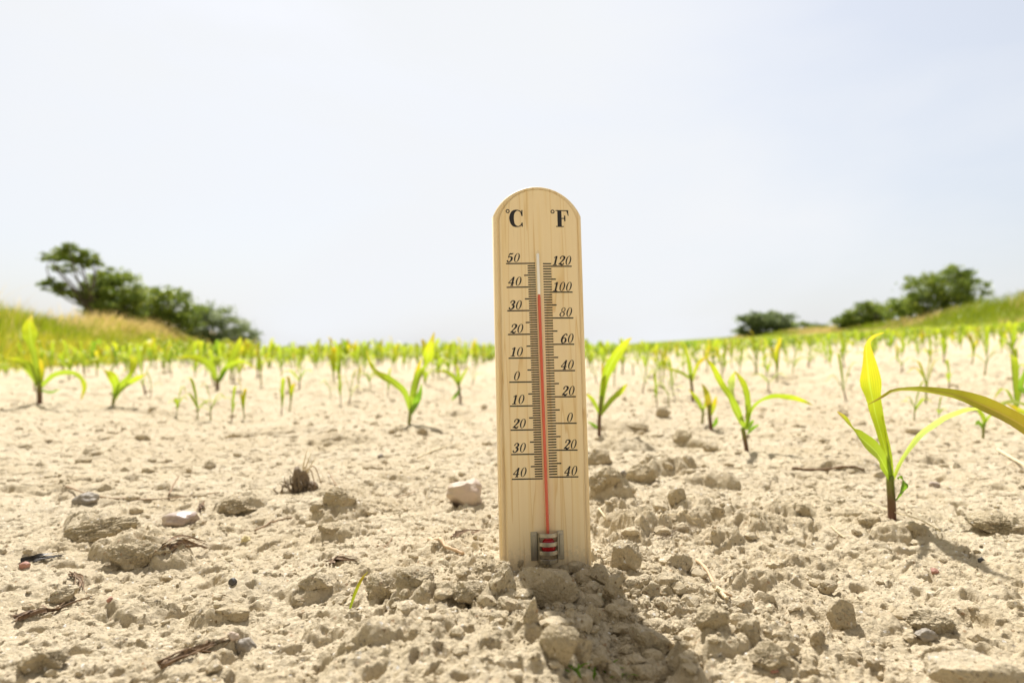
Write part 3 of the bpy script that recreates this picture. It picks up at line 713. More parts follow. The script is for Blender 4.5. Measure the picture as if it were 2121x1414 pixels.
CL = [
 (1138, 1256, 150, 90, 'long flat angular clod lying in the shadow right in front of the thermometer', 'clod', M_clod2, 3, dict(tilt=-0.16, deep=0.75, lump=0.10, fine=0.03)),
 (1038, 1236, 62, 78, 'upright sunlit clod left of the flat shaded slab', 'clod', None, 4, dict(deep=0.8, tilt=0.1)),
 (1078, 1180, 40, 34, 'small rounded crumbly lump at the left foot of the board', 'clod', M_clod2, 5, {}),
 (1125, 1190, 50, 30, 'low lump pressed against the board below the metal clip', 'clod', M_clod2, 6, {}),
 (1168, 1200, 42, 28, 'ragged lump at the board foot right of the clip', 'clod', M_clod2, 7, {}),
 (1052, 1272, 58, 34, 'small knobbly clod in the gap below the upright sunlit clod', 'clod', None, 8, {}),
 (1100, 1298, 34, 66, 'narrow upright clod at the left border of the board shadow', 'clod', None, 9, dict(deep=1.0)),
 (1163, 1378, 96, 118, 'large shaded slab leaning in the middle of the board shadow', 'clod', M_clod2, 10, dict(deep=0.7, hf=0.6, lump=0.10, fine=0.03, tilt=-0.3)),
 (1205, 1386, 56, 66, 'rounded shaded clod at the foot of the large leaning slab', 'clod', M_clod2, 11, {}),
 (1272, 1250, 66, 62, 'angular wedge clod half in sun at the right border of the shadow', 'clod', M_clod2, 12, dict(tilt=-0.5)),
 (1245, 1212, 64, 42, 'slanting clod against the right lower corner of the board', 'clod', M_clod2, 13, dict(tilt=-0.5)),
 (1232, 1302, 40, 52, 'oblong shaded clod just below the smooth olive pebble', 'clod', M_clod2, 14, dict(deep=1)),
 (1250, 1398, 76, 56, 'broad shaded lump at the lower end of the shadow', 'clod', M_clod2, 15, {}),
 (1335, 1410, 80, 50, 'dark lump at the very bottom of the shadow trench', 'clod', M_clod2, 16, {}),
 (1360, 1360, 130, 66, 'sunlit rounded ledge of soil right of the shadow trench', 'clod', None, 18, dict(hf=0.7, tilt=-0.4)),
 (1303, 1186, 72, 74, 'tall cracked clod standing right of the thermometer', 'clod', None, 19, dict(deep=0.7, lump=0.22)),
 (1282, 1204, 34, 28, 'small round clod tucked under the tall cracked clod', 'clod', None, 20, {}),
 (1332, 1204, 44, 30, 'small blocky clod with lit top in the middle of the right heap', 'clod', None, 21, {}),
 (1389, 1212, 66, 46, 'blocky clod with lit top and shaded front below the wedge stone', 'clod', None, 22, dict(lump=0.1)),
 (1352, 1238, 42, 40, 'oval clod in the centre of the right heap', 'clod', None, 23, {}),
 (1308, 1232, 34, 32, 'knobbly small clod on the left of the right heap', 'clod', None, 24, {}),
 (1378, 1236, 40, 26, 'crumbly flat clod below the blocky clod', 'clod', None, 25, {}),
 (1322, 1222, 26, 26, 'tiny upright clod between two blocky ones', 'clod', None, 26, {}),
 (1410, 1175, 58, 62, 'wedge shaped flat stone standing over a dark gap near the bent stick', 'clod', M_clod, 27, dict(tilt=-0.6, deep=0.5, lump=0.1)),
 (1375, 1268, 48, 30, 'lumpy clod with a flat straw coloured cap below the heap', 'clod', None, 28, {}),
 (1408, 1278, 40, 30, 'round clod at the lower right of the heap', 'clod', None, 29, {}),
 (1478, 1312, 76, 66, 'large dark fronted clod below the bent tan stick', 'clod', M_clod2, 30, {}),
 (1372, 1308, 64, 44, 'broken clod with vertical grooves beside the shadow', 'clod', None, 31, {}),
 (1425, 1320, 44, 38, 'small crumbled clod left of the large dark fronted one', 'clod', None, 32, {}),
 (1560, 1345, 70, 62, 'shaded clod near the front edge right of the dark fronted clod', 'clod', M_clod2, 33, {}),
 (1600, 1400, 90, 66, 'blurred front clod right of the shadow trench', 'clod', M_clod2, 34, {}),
 (788, 1252, 96, 66, 'angular clod over a dark hollow beside the single grass blade', 'clod', None, 35, dict(lump=0.1)),
 (856, 1218, 84, 46, 'broad clod behind the angular one left of the board', 'clod', None, 36, {}),
 (838, 1246, 28, 30, 'small round crumb clod right of the angular clod', 'clod', None, 37, {}),
 (878, 1244, 34, 28, 'small round crumb clod under the broad clod', 'clod', None, 38, {}),
 (818, 1262, 32, 24, 'tiny clod in front of the angular clod', 'clod', None, 39, {}),
 (918, 1242, 44, 22, 'low dark crumb clod left of the ridge', 'clod', M_clod2, 40, {}),
 (978, 1258, 110, 52, 'long low sunlit clod left of the upright sunlit clod', 'clod', None, 41, dict(tilt=-0.15)),
 (645, 1226, 78, 40, 'clod with a dark undercut left of the grass blade', 'clod', None, 42, {}),
 (613, 1254, 34, 20, 'small dark clod below the undercut clod', 'clod', M_clod2, 43, {}),
 (190, 1122, 190, 50, 'long sloping clod with a shaded front at the left', 'clod', M_clod2, 44, dict(tilt=0.18, deep=0.45, lump=0.12)),
 (270, 1182, 150, 72, 'biggest crumbly clod at the left below the long sloping one', 'clod', M_clod2, 45, dict(deep=0.6, lump=0.2)),
 (486, 1066, 88, 36, 'crumbly clod right of the curled red seed husk', 'clod', M_clod2, 46, {}),
 (113, 1252, 66, 36, 'rounded tan clod beside the dark rotten strip', 'clod', None, 47, dict(tilt=0.25)),
 (72, 1400, 100, 56, 'blurred clod in the lower left corner', 'clod', M_clod2, 48, {}),
 (470, 1290, 80, 32, 'ragged dark crust fragment below the dark pebble', 'clod', M_clod2, 49, dict(lump=0.25)),
 (1256, 1036, 84, 72, 'massive clod with a shaded front just right of the thermometer', 'clod', M_clod2, 50, dict(deep=0.8)),
 (1335, 1000, 80, 50, 'shaded clod in the ridge behind the massive clod', 'clod', M_clod2, 51, {}),
 (1240, 962, 60, 38, 'clod peeping out behind the massive clod beside the board', 'clod', M_clod2, 52, {}),
 (1432, 972, 36, 42, 'grooved upright clod at the end of the ridge', 'clod', None, 53, {}),
 (1414, 922, 50, 30, 'pointed clod between the two nearer corn plants', 'clod', M_clod2, 54, {}),
 (1474, 936, 34, 20, 'flat dark clod left of the middle corn plant foot', 'clod', M_clod2, 55, {}),
 (1374, 864, 36, 26, 'dark cube like clod far behind the ridge', 'clod', M_clod2, 56, {}),
 (1325, 892, 56, 20, 'low clod behind the ridge', 'clod', M_clod2, 57, {}),
 (1720, 1232, 44, 32, 'small pale clod on the slope above the dark egg shaped one', 'clod', None, 58, {}),
 (1755, 1308, 62, 72, 'egg shaped clod with a dark front on the right slope', 'clod', M_clod2, 59, dict(lump=0.1)),
 (1700, 1338, 36, 40, 'small dark fronted clod left of the egg shaped one', 'clod', M_clod2, 60, {}),
 (2035, 1440, 260, 90, 'large pale slab in the lower right corner', 'clod', None, 61, dict(tilt=-0.15, hf=0.8, deep=0.45, lump=0.08, fine=0.02)),
 (1955, 1312, 110, 44, 'pale flat clod above the big corner slab', 'clod', None, 62, dict(tilt=-0.1)),
 (1925, 1332, 50, 26, 'grey shaded stone between the pale flat clod and the corner slab', 'stone', M_grey, 63, {}),
 (2082, 1108, 110, 46, 'grooved shaded lump at the right border', 'clod', M_clod2, 64, {}),
 (1660, 1070, 54, 32, 'rough clod halfway to the big corn plant', 'clod', M_clod2, 65, {}),
 (1480, 1075, 60, 30, 'rough low clod on the slope right of the thermometer', 'clod', M_clod2, 66, {}),
 (1405, 1040, 40, 44, 'dark clod right of the massive clod', 'clod', M_clod2, 67, {}),
 (1905, 1118, 46, 36, 'dark clod right of the big corn plant foot', 'clod', M_clod2, 68, {}),
 (1805, 1092, 60, 30, 'two humped clod left of the big corn plant foot', 'clod', M_clod2, 69, {}),
 (812, 898, 26, 22, 'dark cube shaped clod left of the corn seedling near the board', 'clod', M_clod2, 70, {}),
 (873, 900, 24, 16, 'small dark clod in front of the corn seedling near the board', 'clod', M_clod2, 71, {}),
 (685, 1112, 70, 30, 'broken clod behind the undercut clod', 'clod', M_clod2, 72, {}),
 (700, 1050, 80, 42, 'crumbly clod with twigs right of the dead root tuft', 'clod', M_clod2, 73, dict(lump=0.25)),
 (655, 1070, 40, 34, 'leaning clod below the dead root tuft', 'clod', M_clod2, 74, {}),
]
STN = [
 (962, 1044, 80, 66, 'pinkish rounded stone left of the thermometer', 'stone', M_pink, 101, dict(lump=0.22, fine=0.022, facets=-1)),
 (168, 1046, 56, 26, 'flat grey stone beside the long thin twig', 'stone', M_grey, 102, dict(lump=0.2, fine=0.03, facets=0, tilt=0.2)),
 (364, 1092, 76, 32, 'pale purplish quartz stone half sunk behind the big crumbly clod', 'stone', M_quartz, 103, dict(lump=0.2, fine=0.02, facets=-2)),
 (480, 1214, 20, 18, 'small round black pebble on bare soil', 'pebble', M_dark, 104, dict(lump=0.06, fine=0.01, facets=5, sub=4)),
 (505, 1356, 44, 36, 'dark grey stone at the end of the rotten brown strip', 'stone', M_grey, 105, dict(sub=4)),
 (478, 1332, 28, 20, 'pink chip behind the dark grey stone', 'pebble', M_pink, 106, dict(sub=4)),
 (505, 1127, 24, 20, 'yellowish crumb standing on the bare soil', 'pebble', M_yel, 107, dict(sub=4, lump=0.3)),
 (1243, 1250, 34, 20, 'smooth pale olive pebble in the shadow of the board', 'pebble', M_olive, 108, dict(lump=0.03, fine=0.004, facets=2, sub=4)),
 (45, 1180, 22, 18, 'small reddish pebble near the left border', 'pebble', M_red, 109, dict(sub=4)),
 (225, 1250, 16, 14, 'small rust brown pebble right of the rounded tan clod', 'pebble', M_red, 110, dict(sub=4)),
 (787, 950, 14, 14, 'small blue grey pebble behind the pinkish stone', 'pebble', M_grey, 111, dict(sub=4, lump=0.08)),
 (2036, 1162, 16, 14, 'small black crumb on the right slope', 'pebble', M_dark, 112, dict(sub=4)),
 (1940, 1188, 18, 12, 'small rust brown crumb below the black one', 'pebble', M_red, 113, dict(sub=4)),
 (1605, 1396, 24, 16, 'small orange brown pebble at the front edge', 'pebble', M_red, 114, dict(sub=4)),
 (1292, 990, 14, 16, 'small dark grey stone stuck on the massive clod', 'pebble', M_grey, 115, dict(sub=4)),
 (1940, 1010, 24, 12, 'flat white pebble behind the big corn plant', 'pebble', M_quartz, 116, dict(sub=4)),
]
for X, Y, wp, hp, lab, cat, mat, sd_, kw in CL:
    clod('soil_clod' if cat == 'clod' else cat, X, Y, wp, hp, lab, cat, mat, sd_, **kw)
for X, Y, wp, hp, lab, cat, mat, sd_, kw in STN:
    clod(cat, X, Y, wp, hp, lab, cat, mat, sd_, **kw)

# countless crumbs
def scatter_crumbs():
    protos = []
    for s in range(20):
        V, Fc = rock_arrays(1 if s < 10 else 2, 500 + s, 6, 0.25, 0.0); protos.append((V, Fc))
    bag = Bag(); N_ = 30000
    x = []; 
    # density: near the foot of the board and the rough zones
    cand = 190000
    th = rng.uniform(-0.80, 0.80, cand); r = 0.18 * np.exp(rng.uniform(0, 1, cand) ** 0.9 * math.log(3.2 / 0.18))
    cx, cyy = r * np.sin(th), r * np.cos(th)
    q = rough(cx, cyy); keep = rng.uniform(0, 1, cand) < np.clip(0.10 + 0.32 * q ** 2, 0, 1) * 0.75
    cx, cyy, r, q = cx[keep][:N_], cyy[keep][:N_], r[keep][:N_], q[keep][:N_]
    # extra heap round the foot
    ex = rng.normal(0.045, 0.04, 2600); ey = rng.normal(0.335, 0.035, 2600); k = (ey < 0.372 + 0.14 * ex) & (ey > 0.2)
    cx = np.concatenate([cx, ex[k]]); cyy = np.concatenate([cyy, ey[k]]); q = np.concatenate([q, np.ones(k.sum())]); r = np.hypot(cx, cyy)
    z = height(cx, cyy)
    size = np.clip(0.0007 * rng.pareto(2.2, len(cx)) + 0.0006, 0, 0.0055) * (0.8 + 0.5 * q) * np.clip(r / 0.45, 0.9, 2.6)
    for i in range(len(cx)):
        s = size[i]; V, Fc = protos[rng.integers(10) + (10 if s > 0.0022 else 0)]
        a = rng.uniform(0, 6.28); c, sn = math.cos(a), math.sin(a)
        W = V * np.array([s, s * rng.uniform(0.6, 1), s * rng.uniform(0.45, 0.9)])
        W = np.stack([W[:, 0] * c - W[:, 1] * sn, W[:, 0] * sn + W[:, 1] * c, W[:, 2]], -1) + np.array([cx[i], cyy[i], z[i] + s * 0.15])
        bag.add(W, Fc)
    o = link('soil_crumbs', bag.mesh('soil_crumbs', False), M_clod)
    tag(o, 'loose crumbs of dry soil strewn over the field', 'soil crumbs', kind='stuff')
scatter_crumbs()

# ------------------------------------------------------------------ twigs, straws, roots
def stick(name, pts, r0, r1, label, mat, cat='twig', lift=0.0006, n=16, lifts=None, group=None):
    P = []
    for i, (X, Y) in enumerate(pts):
        p = gp(X, Y); P.append([p.x, p.y, p.z + lift + (lifts[i] if lifts else 0)])
    C = catmull(P, n)
    # keep it on the surface
    z = height(C[:, 0], C[:, 1])
    if not lifts: C[:, 2] = np.maximum(C[:, 2], z + r0 * 0.4)
    rd = np.linspace(r0, r1, n + 1) * (1 + 0.25 * np.sin(np.arange(n + 1) * 2.1))
    V, Fq, uv = tube_arrays(C, rd, 7)
    c = V.mean(0); o = link(name, mesh_np(name, V - c, Fq, True, uv), mat); o.location = c
    return tag(o, label, cat, group)
stick('stick', [(1443, 1163), (1462, 1185), (1480, 1212), (1500, 1228), (1515, 1240)], 0.0011, 0.0007, 'bent tan stick slanting down from the wedge stone', M_tan)
stick('stick', [(1482, 1222), (1492, 1236), (1506, 1250)], 0.0013, 0.0010, 'short pale forked stick end below the bent tan stick', M_straw)
stick('straw', [(1375, 1070), (1405, 1070), (1435, 1078), (1450, 1084)], 0.0004, 0.0003, 'pale dry straw lying on the clods right of the board', M_straw, 'straw')
stick('straw', [(1365, 1075), (1400, 1077), (1444, 1090)], 0.0004, 0.0003, 'second pale dry straw just below the first right of the board', M_straw, 'straw')
stick('straw', [(1240, 1058), (1250, 1070), (1254, 1082)], 0.0009, 0.0006, 'short curved straw beside the right border of the board', M_straw, 'straw')
stick('straw', [(1800, 1045), (1850, 1075), (1900, 1088), (1948, 1107)], 0.0004, 0.0004, 'long thin straw across the foot of the big corn plant', M_straw, 'straw', lifts=[0.001, 0.004, 0.004, 0.001])
stick('straw', [(2066, 938), (2095, 955), (2130, 975)], 0.0017, 0.0013, 'thick white straw at the right border', M_straw, 'straw', lifts=[0.004, 0.003, 0.003])
stick('straw', [(1722, 1092), (1735, 1105), (1750, 1117)], 0.0006, 0.0005, 'short straw stub on the slope left of the big corn plant', M_straw, 'straw')
stick('twig', [(137, 1012), (200, 1032), (280, 1036), (350, 1033), (455, 1027)], 0.0007, 0.0004, 'long thin brown twig running right from the flat grey stone', M_twig)
stick('twig', [(350, 1026), (360, 1015), (370, 1005)], 0.0008, 0.0006, 'short twig stub sticking up behind the long thin twig', M_twig, lifts=[0, 0.004, 0.008])
stick('twig', [(528, 1100), (550, 1090), (575, 1080), (605, 1073)], 0.0006, 0.0004, 'thin brown twig left of the broken clod', M_twig)
stick('twig', [(780, 1133), (800, 1132), (812, 1118)], 0.0005, 0.0003, 'small grey twig lying in front of the pinkish stone', M_twig)
stick('twig', [(888, 1118), (920, 1132), (960, 1150)], 0.0013, 0.0009, 'flat bark like twig left of the board', M_tan)
stick('twig', [(790, 1028), (830, 1030), (860, 1022)], 0.0004, 0.0003, 'thin twig behind the broken clod left of the pinkish stone', M_twig)
stick('twig', [(865, 950), (895, 935), (925, 925)], 0.0016, 0.0011, 'pale stalk piece lying behind the pinkish stone', M_straw)
stick('twig', [(1640, 972), (1700, 975), (1750, 968), (1790, 976)], 0.0018, 0.0010, 'dark strip standing in for the shadow line of a low ridge left of the big corn plant', M_darkdead)  # dark strip laid where the low ridge edge only throws shade
def shreds(name, pts, label, mat, cnt, spread, r=0.0006, rise=0.004):
    """torn strips of dead leaf and fibre lying on the ground"""
    bag = Bag()
    for k in range(cnt):
        P = []
        sp = spread * (1.4 if k % 3 == 0 else 0.8)
        for X, Y in pts:
            p = gp(X + R.uniform(-sp, sp) * 1.6, Y + R.uniform(-sp, sp) * 0.5); P.append([p.x, p.y, p.z + R.uniform(0.0, rise * 0.7)])
        a = R.randint(0, len(P) - 2); P = P[a:] if R.random() < .5 else P[:a + 2]
        if k % 3 and mat is not M_root:
            wd = r * R.uniform(2.5, 6); n = len(P); sd_ = [[R.uniform(-.4, .4), 1, R.uniform(-.6, .9)] for _ in P]
            V, Fq, uv = leaf_arrays(P, [wd * R.uniform(.5, 1) for _ in P[:-1]] + [wd * .15], sd_, 10, 2, .3, wav=.1, seed=k)
        else:
            C = catmull(P, 10); V, Fq, uv = tube_arrays(C, np.linspace(r * .8, r * 0.3, 11), 5)
        bag.add(V, Fq, uv)
    V = np.vstack(bag.V); c = V.mean(0); bag.V = [v - c for v in bag.V]
    o = link(name, bag.mesh(name), mat); o.location = c; tag(o, label, 'dead plant')
shreds('dead_leaf', [(35, 1290), (75, 1275), (110, 1272), (145, 1255), (185, 1243)], 'rotten brown leaf strip at the lower left', M_darkdead, 12, 8)
shreds('dead_leaf', [(335, 1390), (380, 1365), (430, 1345), (480, 1335)], 'long rotten brown strip ending at the dark grey stone', M_darkdead, 14, 8)
shreds('dead_leaf', [(45, 1168), (80, 1162), (130, 1153)], 'blackened piece of plant near the left border', M_dark, 8, 6)
shreds('dead_leaf', [(345, 1150), (380, 1132), (430, 1138)], 'dark shrivelled leaf on the right end of the big crumbly clod', M_darkdead, 12, 9, rise=0.007)
shreds('dead_leaf', [(945, 1112), (970, 1105), (998, 1102)], 'shrivelled red brown leaf between the pinkish stone and the board', M_darkdead, 8, 5)
shreds('dead_leaf', [(685, 1172), (700, 1165), (740, 1163)], 'dry brown bud with a stalk behind the undercut clod', M_darkdead, 9, 5)
shreds('seed_husk', [(412, 1060), (418, 1050), (424, 1058)], 'curled red seed husk left of the crumbly clod', M_darkdead, 8, 3, rise=0.006)
shreds('dry_roots', [(1375, 1120), (1400, 1105), (1445, 1100)], 'tangle of dry fibres on the clods right of the board', M_root, 16, 14, 0.0003, 0.006)
shreds('dead_leaf', [(150, 1195), (170, 1205), (165, 1225)], 'small dark curled leaf beside the rounded tan clod', M_darkdead, 8, 8)
# dead root tuft
def tuft():
    p = gp(622, 1020); root = empty('dead_root_tuft', p, 'dark dead tuft of roots and stubble standing in the bare soil', 'dead plant')
    V, Fc = rock_arrays(4, 77, 2, 0.5, 0.16); V = V * [0.0085, 0.007, 0.0125] + [-0.001, 0.001, 0.008]
    link('root_ball', mesh_np('root_ball', V, Fc), M_root, root)
    V, Fc = rock_arrays(4, 78, 2, 0.5, 0.16); V = V * [0.007, 0.006, 0.006] + [0.009, 0.001, 0.003]
    link('root_ball', mesh_np('root_ball', V, Fc), M_root, root)
    bag = Bag()
    for k in range(90):
        a = R.uniform(0, 6.28); rr = abs(R.gauss(0, 0.006)); h = R.uniform(0.010, 0.030) * (1 - rr / 0.03) * (1 if math.cos(a) < 0.3 else 0.6)
        b0 = np.array([rr * math.cos(a) * 1.3, rr * math.sin(a), -0.002]); 
        pts = [b0, b0 + [R.gauss(0, .003) - 0.001, R.gauss(0, .003), h * .5], b0 + [R.gauss(0, .003) - 0.002 + (0.006 if k % 9 == 0 else 0), R.gauss(0, .003), h * R.uniform(.6, 1.0)]]
        V, Fq, uv = tube_arrays(catmull(pts, 7), np.linspace(0.0008, 0.0003, 8), 5); bag.add(V, Fq, uv)
    link('root_mass', bag.mesh('root_mass'), M_root, root)
    for (dx, dz) in ((0.010, 0.034), (0.014, 0.030), (0.006, 0.037)):
        V, Fq, uv = leaf_arrays([[0.002, 0, 0.01], [dx * .5, -.001, dz * .6], [dx, 0, dz]], [0.0015, 0.0013, 0.0004], [[1, 0, -.3]] * 3, 8, 2)
        link('dry_blade', mesh_np('dry_blade', V, Fq, True, uv), M_straw, root)
    for pts in ([(0, 0, .012), (.012, 0, .022), (.02, -.002, .006)], [(0, 0, .01), (.009, 0, .019), (.014, -.002, .004)]):
        V, Fq, uv = tube_arrays(catmull(pts, 8), np.linspace(.0007, .0004, 9), 6); link('bent_root', mesh_np('bent_root', V, Fq, True, uv), M_twig, root)
tuft()
def twig_on_clod():
    stick('twig', [(712, 1030), (695, 1010), (680, 985)], 0.0007, 0.0004, 'upright forked twig right of the dead root tuft', M_twig, lifts=[0.001, 0.002, 0.003])
twig_on_clod()
# single grass blade beside the angular clod
p = gp(724, 1262)
pts = [(724, 1262), (735, 1228), (748, 1200), (762, 1183)]
C = [list(at(X, Y, p.y + 0.002 * i)) for i, (X, Y) in enumerate(pts)]
V, Fq, uv = leaf_arrays(C, [0.0010, 0.0017, 0.0015, 0.0003], [[1, 0, 0.4]] * 4, 12, 2); c = np.array(p)
o = link('grass_blade', mesh_np('grass_blade', V - c, Fq, True, uv), M_leafy); o.location = p; tag(o, 'single yellow green grass blade left of the angular clod', 'grass blade')
# moss-green sprig at the shadow end
bag = Bag()
for k in range(34):
    pp = gp(R.uniform(1180, 1310), R.uniform(1385, 1412)); a = R.uniform(0, 6.28); l = R.uniform(.003, .006)
    V, Fq, uv = leaf_arrays([[pp.x, pp.y, pp.z], [pp.x + l * .4 * math.cos(a), pp.y + l * .4 * math.sin(a), pp.z + l * .4], [pp.x + l * math.cos(a), pp.y + l * math.sin(a), pp.z + l * .5]], [.0008, .0012, .0003], [[-math.sin(a), math.cos(a), 0]] * 3, 5, 2)
    bag.add(V, Fq, uv)
o = link('moss', bag.mesh('moss'), M_leafd); tag(o, 'green moss sprigs at the front end of the board shadow', 'moss', kind='stuff')

# ------------------------------------------------------------------ corn plants built after the photo
def corn(base, stalk, leaves, label, smat=None, group='young corn plants', depth=None, nm='corn_plant'):
    """base px; stalk: px points with widths; leaves: (material, [(X, Y, depth offset as share, width px, roll deg)...])"""
    if depth is None:
        g = gp(*base)
    else: g = at(base[0], base[1], depth)
    d0 = g.y; root = empty(nm, g, label, 'corn plant', group); g0 = np.array(g)
    P = [np.array(at(X, Y, d0 * (1 + dd))) - g0 for X, Y, dd, wd in stalk]
    P = [P[0] + np.array([0, 0, -0.006])] + P
    rd = [stalk[0][3]] + [s[3] for s in stalk]
    C = catmull(P, 14); Rr = catmull([[q] for q in rd], 14)[:, 0] / F * d0 / 2
    V, Fq, uv = tube_arrays(C, Rr, 10)
    link('stalk', mesh_np('stalk', V, Fq, True, uv), smat or M_stalk, root)
    for li, (mat, pts) in enumerate(leaves):
        C = [np.array(at(q[0], q[1], d0 * (1 + q[2]))) - g0 for q in pts]
        T = np.gradient(np.array(C), axis=0); SD = []
        for k, q in enumerate(pts):
            t = T[k] / np.linalg.norm(T[k]); view = np.array([0, 1.0, 0]); s = np.cross(t, view); s /= np.linalg.norm(s) + 1e-9
            roll = math.radians(q[4] if len(q) > 4 else 15)
            SD.append(s * math.cos(roll) + np.cross(t, s) * math.sin(roll))
        V, Fq, uv = leaf_arrays(C, [q[3] / F * d0 for q in pts], SD, 24, 6, 0.22, wav=0.035, seed=li * 2.3)
        link('leaf', mesh_np('leaf', V, Fq, True, uv), mat, root)
    return root
L, Ly, Lb, Ld, Lp = M_leaf, M_leafy, M_leafb, M_leafd, M_leafp
corn((1848, 1072), [(1848, 1072, 0, 16), (1846, 1030, 0, 16), (1843, 985, 0, 15)], [
    (Ly, [(1846, 990, 0, 12), (1834, 931, .0, 24), (1815, 864, .01, 31), (1808, 830, .01, 37), (1801, 796, .01, 46, 5), (1797, 762, 0, 41, 5), (1794, 728, -.02, 24), (1797, 708, -.04, 13), (1812, 695, -.05, 7), (1831, 689, -.06, 2)]),
    (L, [(1846, 996, 0, 10), (1832, 965, -.01, 26), (1815, 936, -.03, 34, 30), (1785, 908, -.05, 29, 30), (1769, 892, -.06, 15, 55), (1752, 869, -.07, 14, 40), (1734, 852, -.08, 2)]),
    (Lp, [(1848, 996, 0, 8), (1861, 962, .01, 15, 30), (1888, 918, .03, 21, 30), (1919, 887, .05, 25, 35), (1956, 864, .06, 23, 40), (1990, 850, .07, 20, 45), (2021, 846, .08, 10, 50), (2040, 846, .09, 2)]),
    (Ld, [(1851, 1040, 0, 4), (1863, 1024, -.01, 12, 30), (1873, 1004, -.02, 19, 20), (1869, 991, -.01, 13, 60), (1858, 990, 0, 2)]),
    (L, [(1844, 1000, 0, 13), (1841, 960, -.01, 15, 40), (1834, 905, 0, 13, 60), (1826, 860, .01, 5, 60)]),
  ], 'tallest corn plant with an upright yellow leaf at the right')
corn((2250, 1120), [(2250, 1120, 0, 16), (2246, 1060, 0, 14), (2240, 1020, 0, 12)], [
    (Lb, [(2240, 1030, 0, 12), (2222, 990, -.01, 30), (2190, 945, -.02, 40, 20), (2150, 902, -.03, 42, 20), (2092, 866, -.04, 40, 25), (2041, 841, -.05, 37, 30), (1990, 821, -.05, 28, 35), (1939, 811, -.05, 19, 45), (1895, 806, -.05, 13, 50), (1851, 809, -.05, 8, 50), (1821, 825, -.05, 4), (1799, 837, -.05, 1)]),
    (Ly, [(2240, 1030, 0, 12), (2270, 960, .02, 30), (2330, 900, .04, 34), (2420, 900, .06, 10)]),
    (L, [(2240, 1020, 0, 12), (2245, 930, .02, 30), (2240, 850, .04, 34), (2250, 760, .06, 5)]),
  ], 'corn plant out at the right whose long bronze leaf arches across the tallest plant', depth=0.475)
corn((1547, 934), [(1547, 934, 0, 9), (1543, 910, 0, 9), (1538, 885, 0, 9)], [
    (L, [(1544, 890, 0, 7), (1526, 852, -.01, 18), (1512, 822, -.02, 13), (1493, 793, -.02, 14), (1477, 762, -.03, 11), (1463, 741, -.03, 2)]),
    (Lp, [(1530, 850, 0, 6), (1514, 815, .02, 15, 30), (1514, 790, .03, 19, 20), (1521, 771, .03, 3)]),
    (L, [(1546, 885, 0, 8), (1549, 850, .0, 13), (1546, 816, .0, 14), (1537, 790, .0, 13), (1521, 768, 0, 2)]),
    (L, [(1546, 890, 0, 6), (1555, 850, -.0, 9, 30), (1574, 829, -.01, 12, 45), (1603, 819, -.02, 13, 40), (1639, 822, -.03, 13, 40), (1665, 830, -.03, 8, 40), (1683, 839, -.04, 1)]),
    (Ld, [(1548, 898, 0, 4), (1559, 886, 0, 8), (1572, 879, 0, 2)]), (Ld, [(1548, 890, 0, 4), (1555, 877, .01, 9), (1561, 869, .01, 2)]),
  ], 'corn plant with a long arched right leaf right of the thermometer')
corn((1241, 902), [(1241, 902, 0, 8), (1242, 860, 0, 8), (1246, 820, 0, 9)], [
    (L, [(1244, 850, 0, 10), (1248, 810, 0, 14), (1254, 780, 0, 18), (1265, 754, -.01, 23), (1281, 728, -.02, 20), (1298, 707, -.03, 11), (1308, 699, -.04, 2)]),
    (L, [(1243, 860, 0, 6), (1264, 829, -.02, 14, 30), (1284, 810, -.03, 15, 35), (1299, 795, -.03, 2)]),
    (L, [(1242, 858, 0, 5), (1228, 830, -.01, 10, 30), (1214, 815, -.02, 2)]),
    (Ld, [(1240, 888, 0, 4), (1229, 880, 0, 7), (1218, 873, 0, 2)]),
    (Ly, [(1247, 820, 0, 8), (1250, 790, 0, 10), (1247, 752, .01, 4)]),
  ], 'upright corn plant with a broad top leaf just right of the board')
corn((1473, 890), [(1473, 890, 0, 8), (1470, 862, 0, 8), (1469, 838, 0, 8)], [
    (Lb, [(1470, 860, 0, 6), (1467, 835, 0, 14), (1462, 812, 0, 13), (1454, 794, .01, 2)]),
    (Ly, [(1472, 860, 0, 6), (1478, 838, 0, 12), (1484, 820, 0, 2)]), (Ld, [(1474, 886, 0, 4), (1482, 874, 0, 10), (1485, 863, 0, 2)])],
  'small reddish corn seedling left of the plant with the long arched leaf')
corn((1454, 878), [(1454, 878, 0, 4), (1456, 860, 0, 5), (1455, 845, 0, 5)], [
    (L, [(1456, 852, 0, 5), (1444, 828, 0, 10), (1427, 806, 0, 2)]), (Ly, [(1456, 850, 0, 5), (1462, 830, 0, 7), (1459, 808, .01, 2)])],
  'thin yellowish corn seedling touching the small reddish one', M_stalkg)
corn((1435, 830), [(1435, 830, 0, 6), (1433, 800, 0, 6), (1429, 775, 0, 6)], [
    (L, [(1432, 790, 0, 6), (1428, 760, 0, 11), (1423, 735, 0, 8), (1420, 712, 0, 1)]), (L, [(1431, 785, 0, 5), (1410, 772, -.01, 9, 40), (1375, 760, -.02, 2)]),
    (Ly, [(1433, 790, 0, 5), (1445, 755, 0, 8), (1470, 734, .01, 2)])], 'spreading corn seedling behind the thin yellowish one')
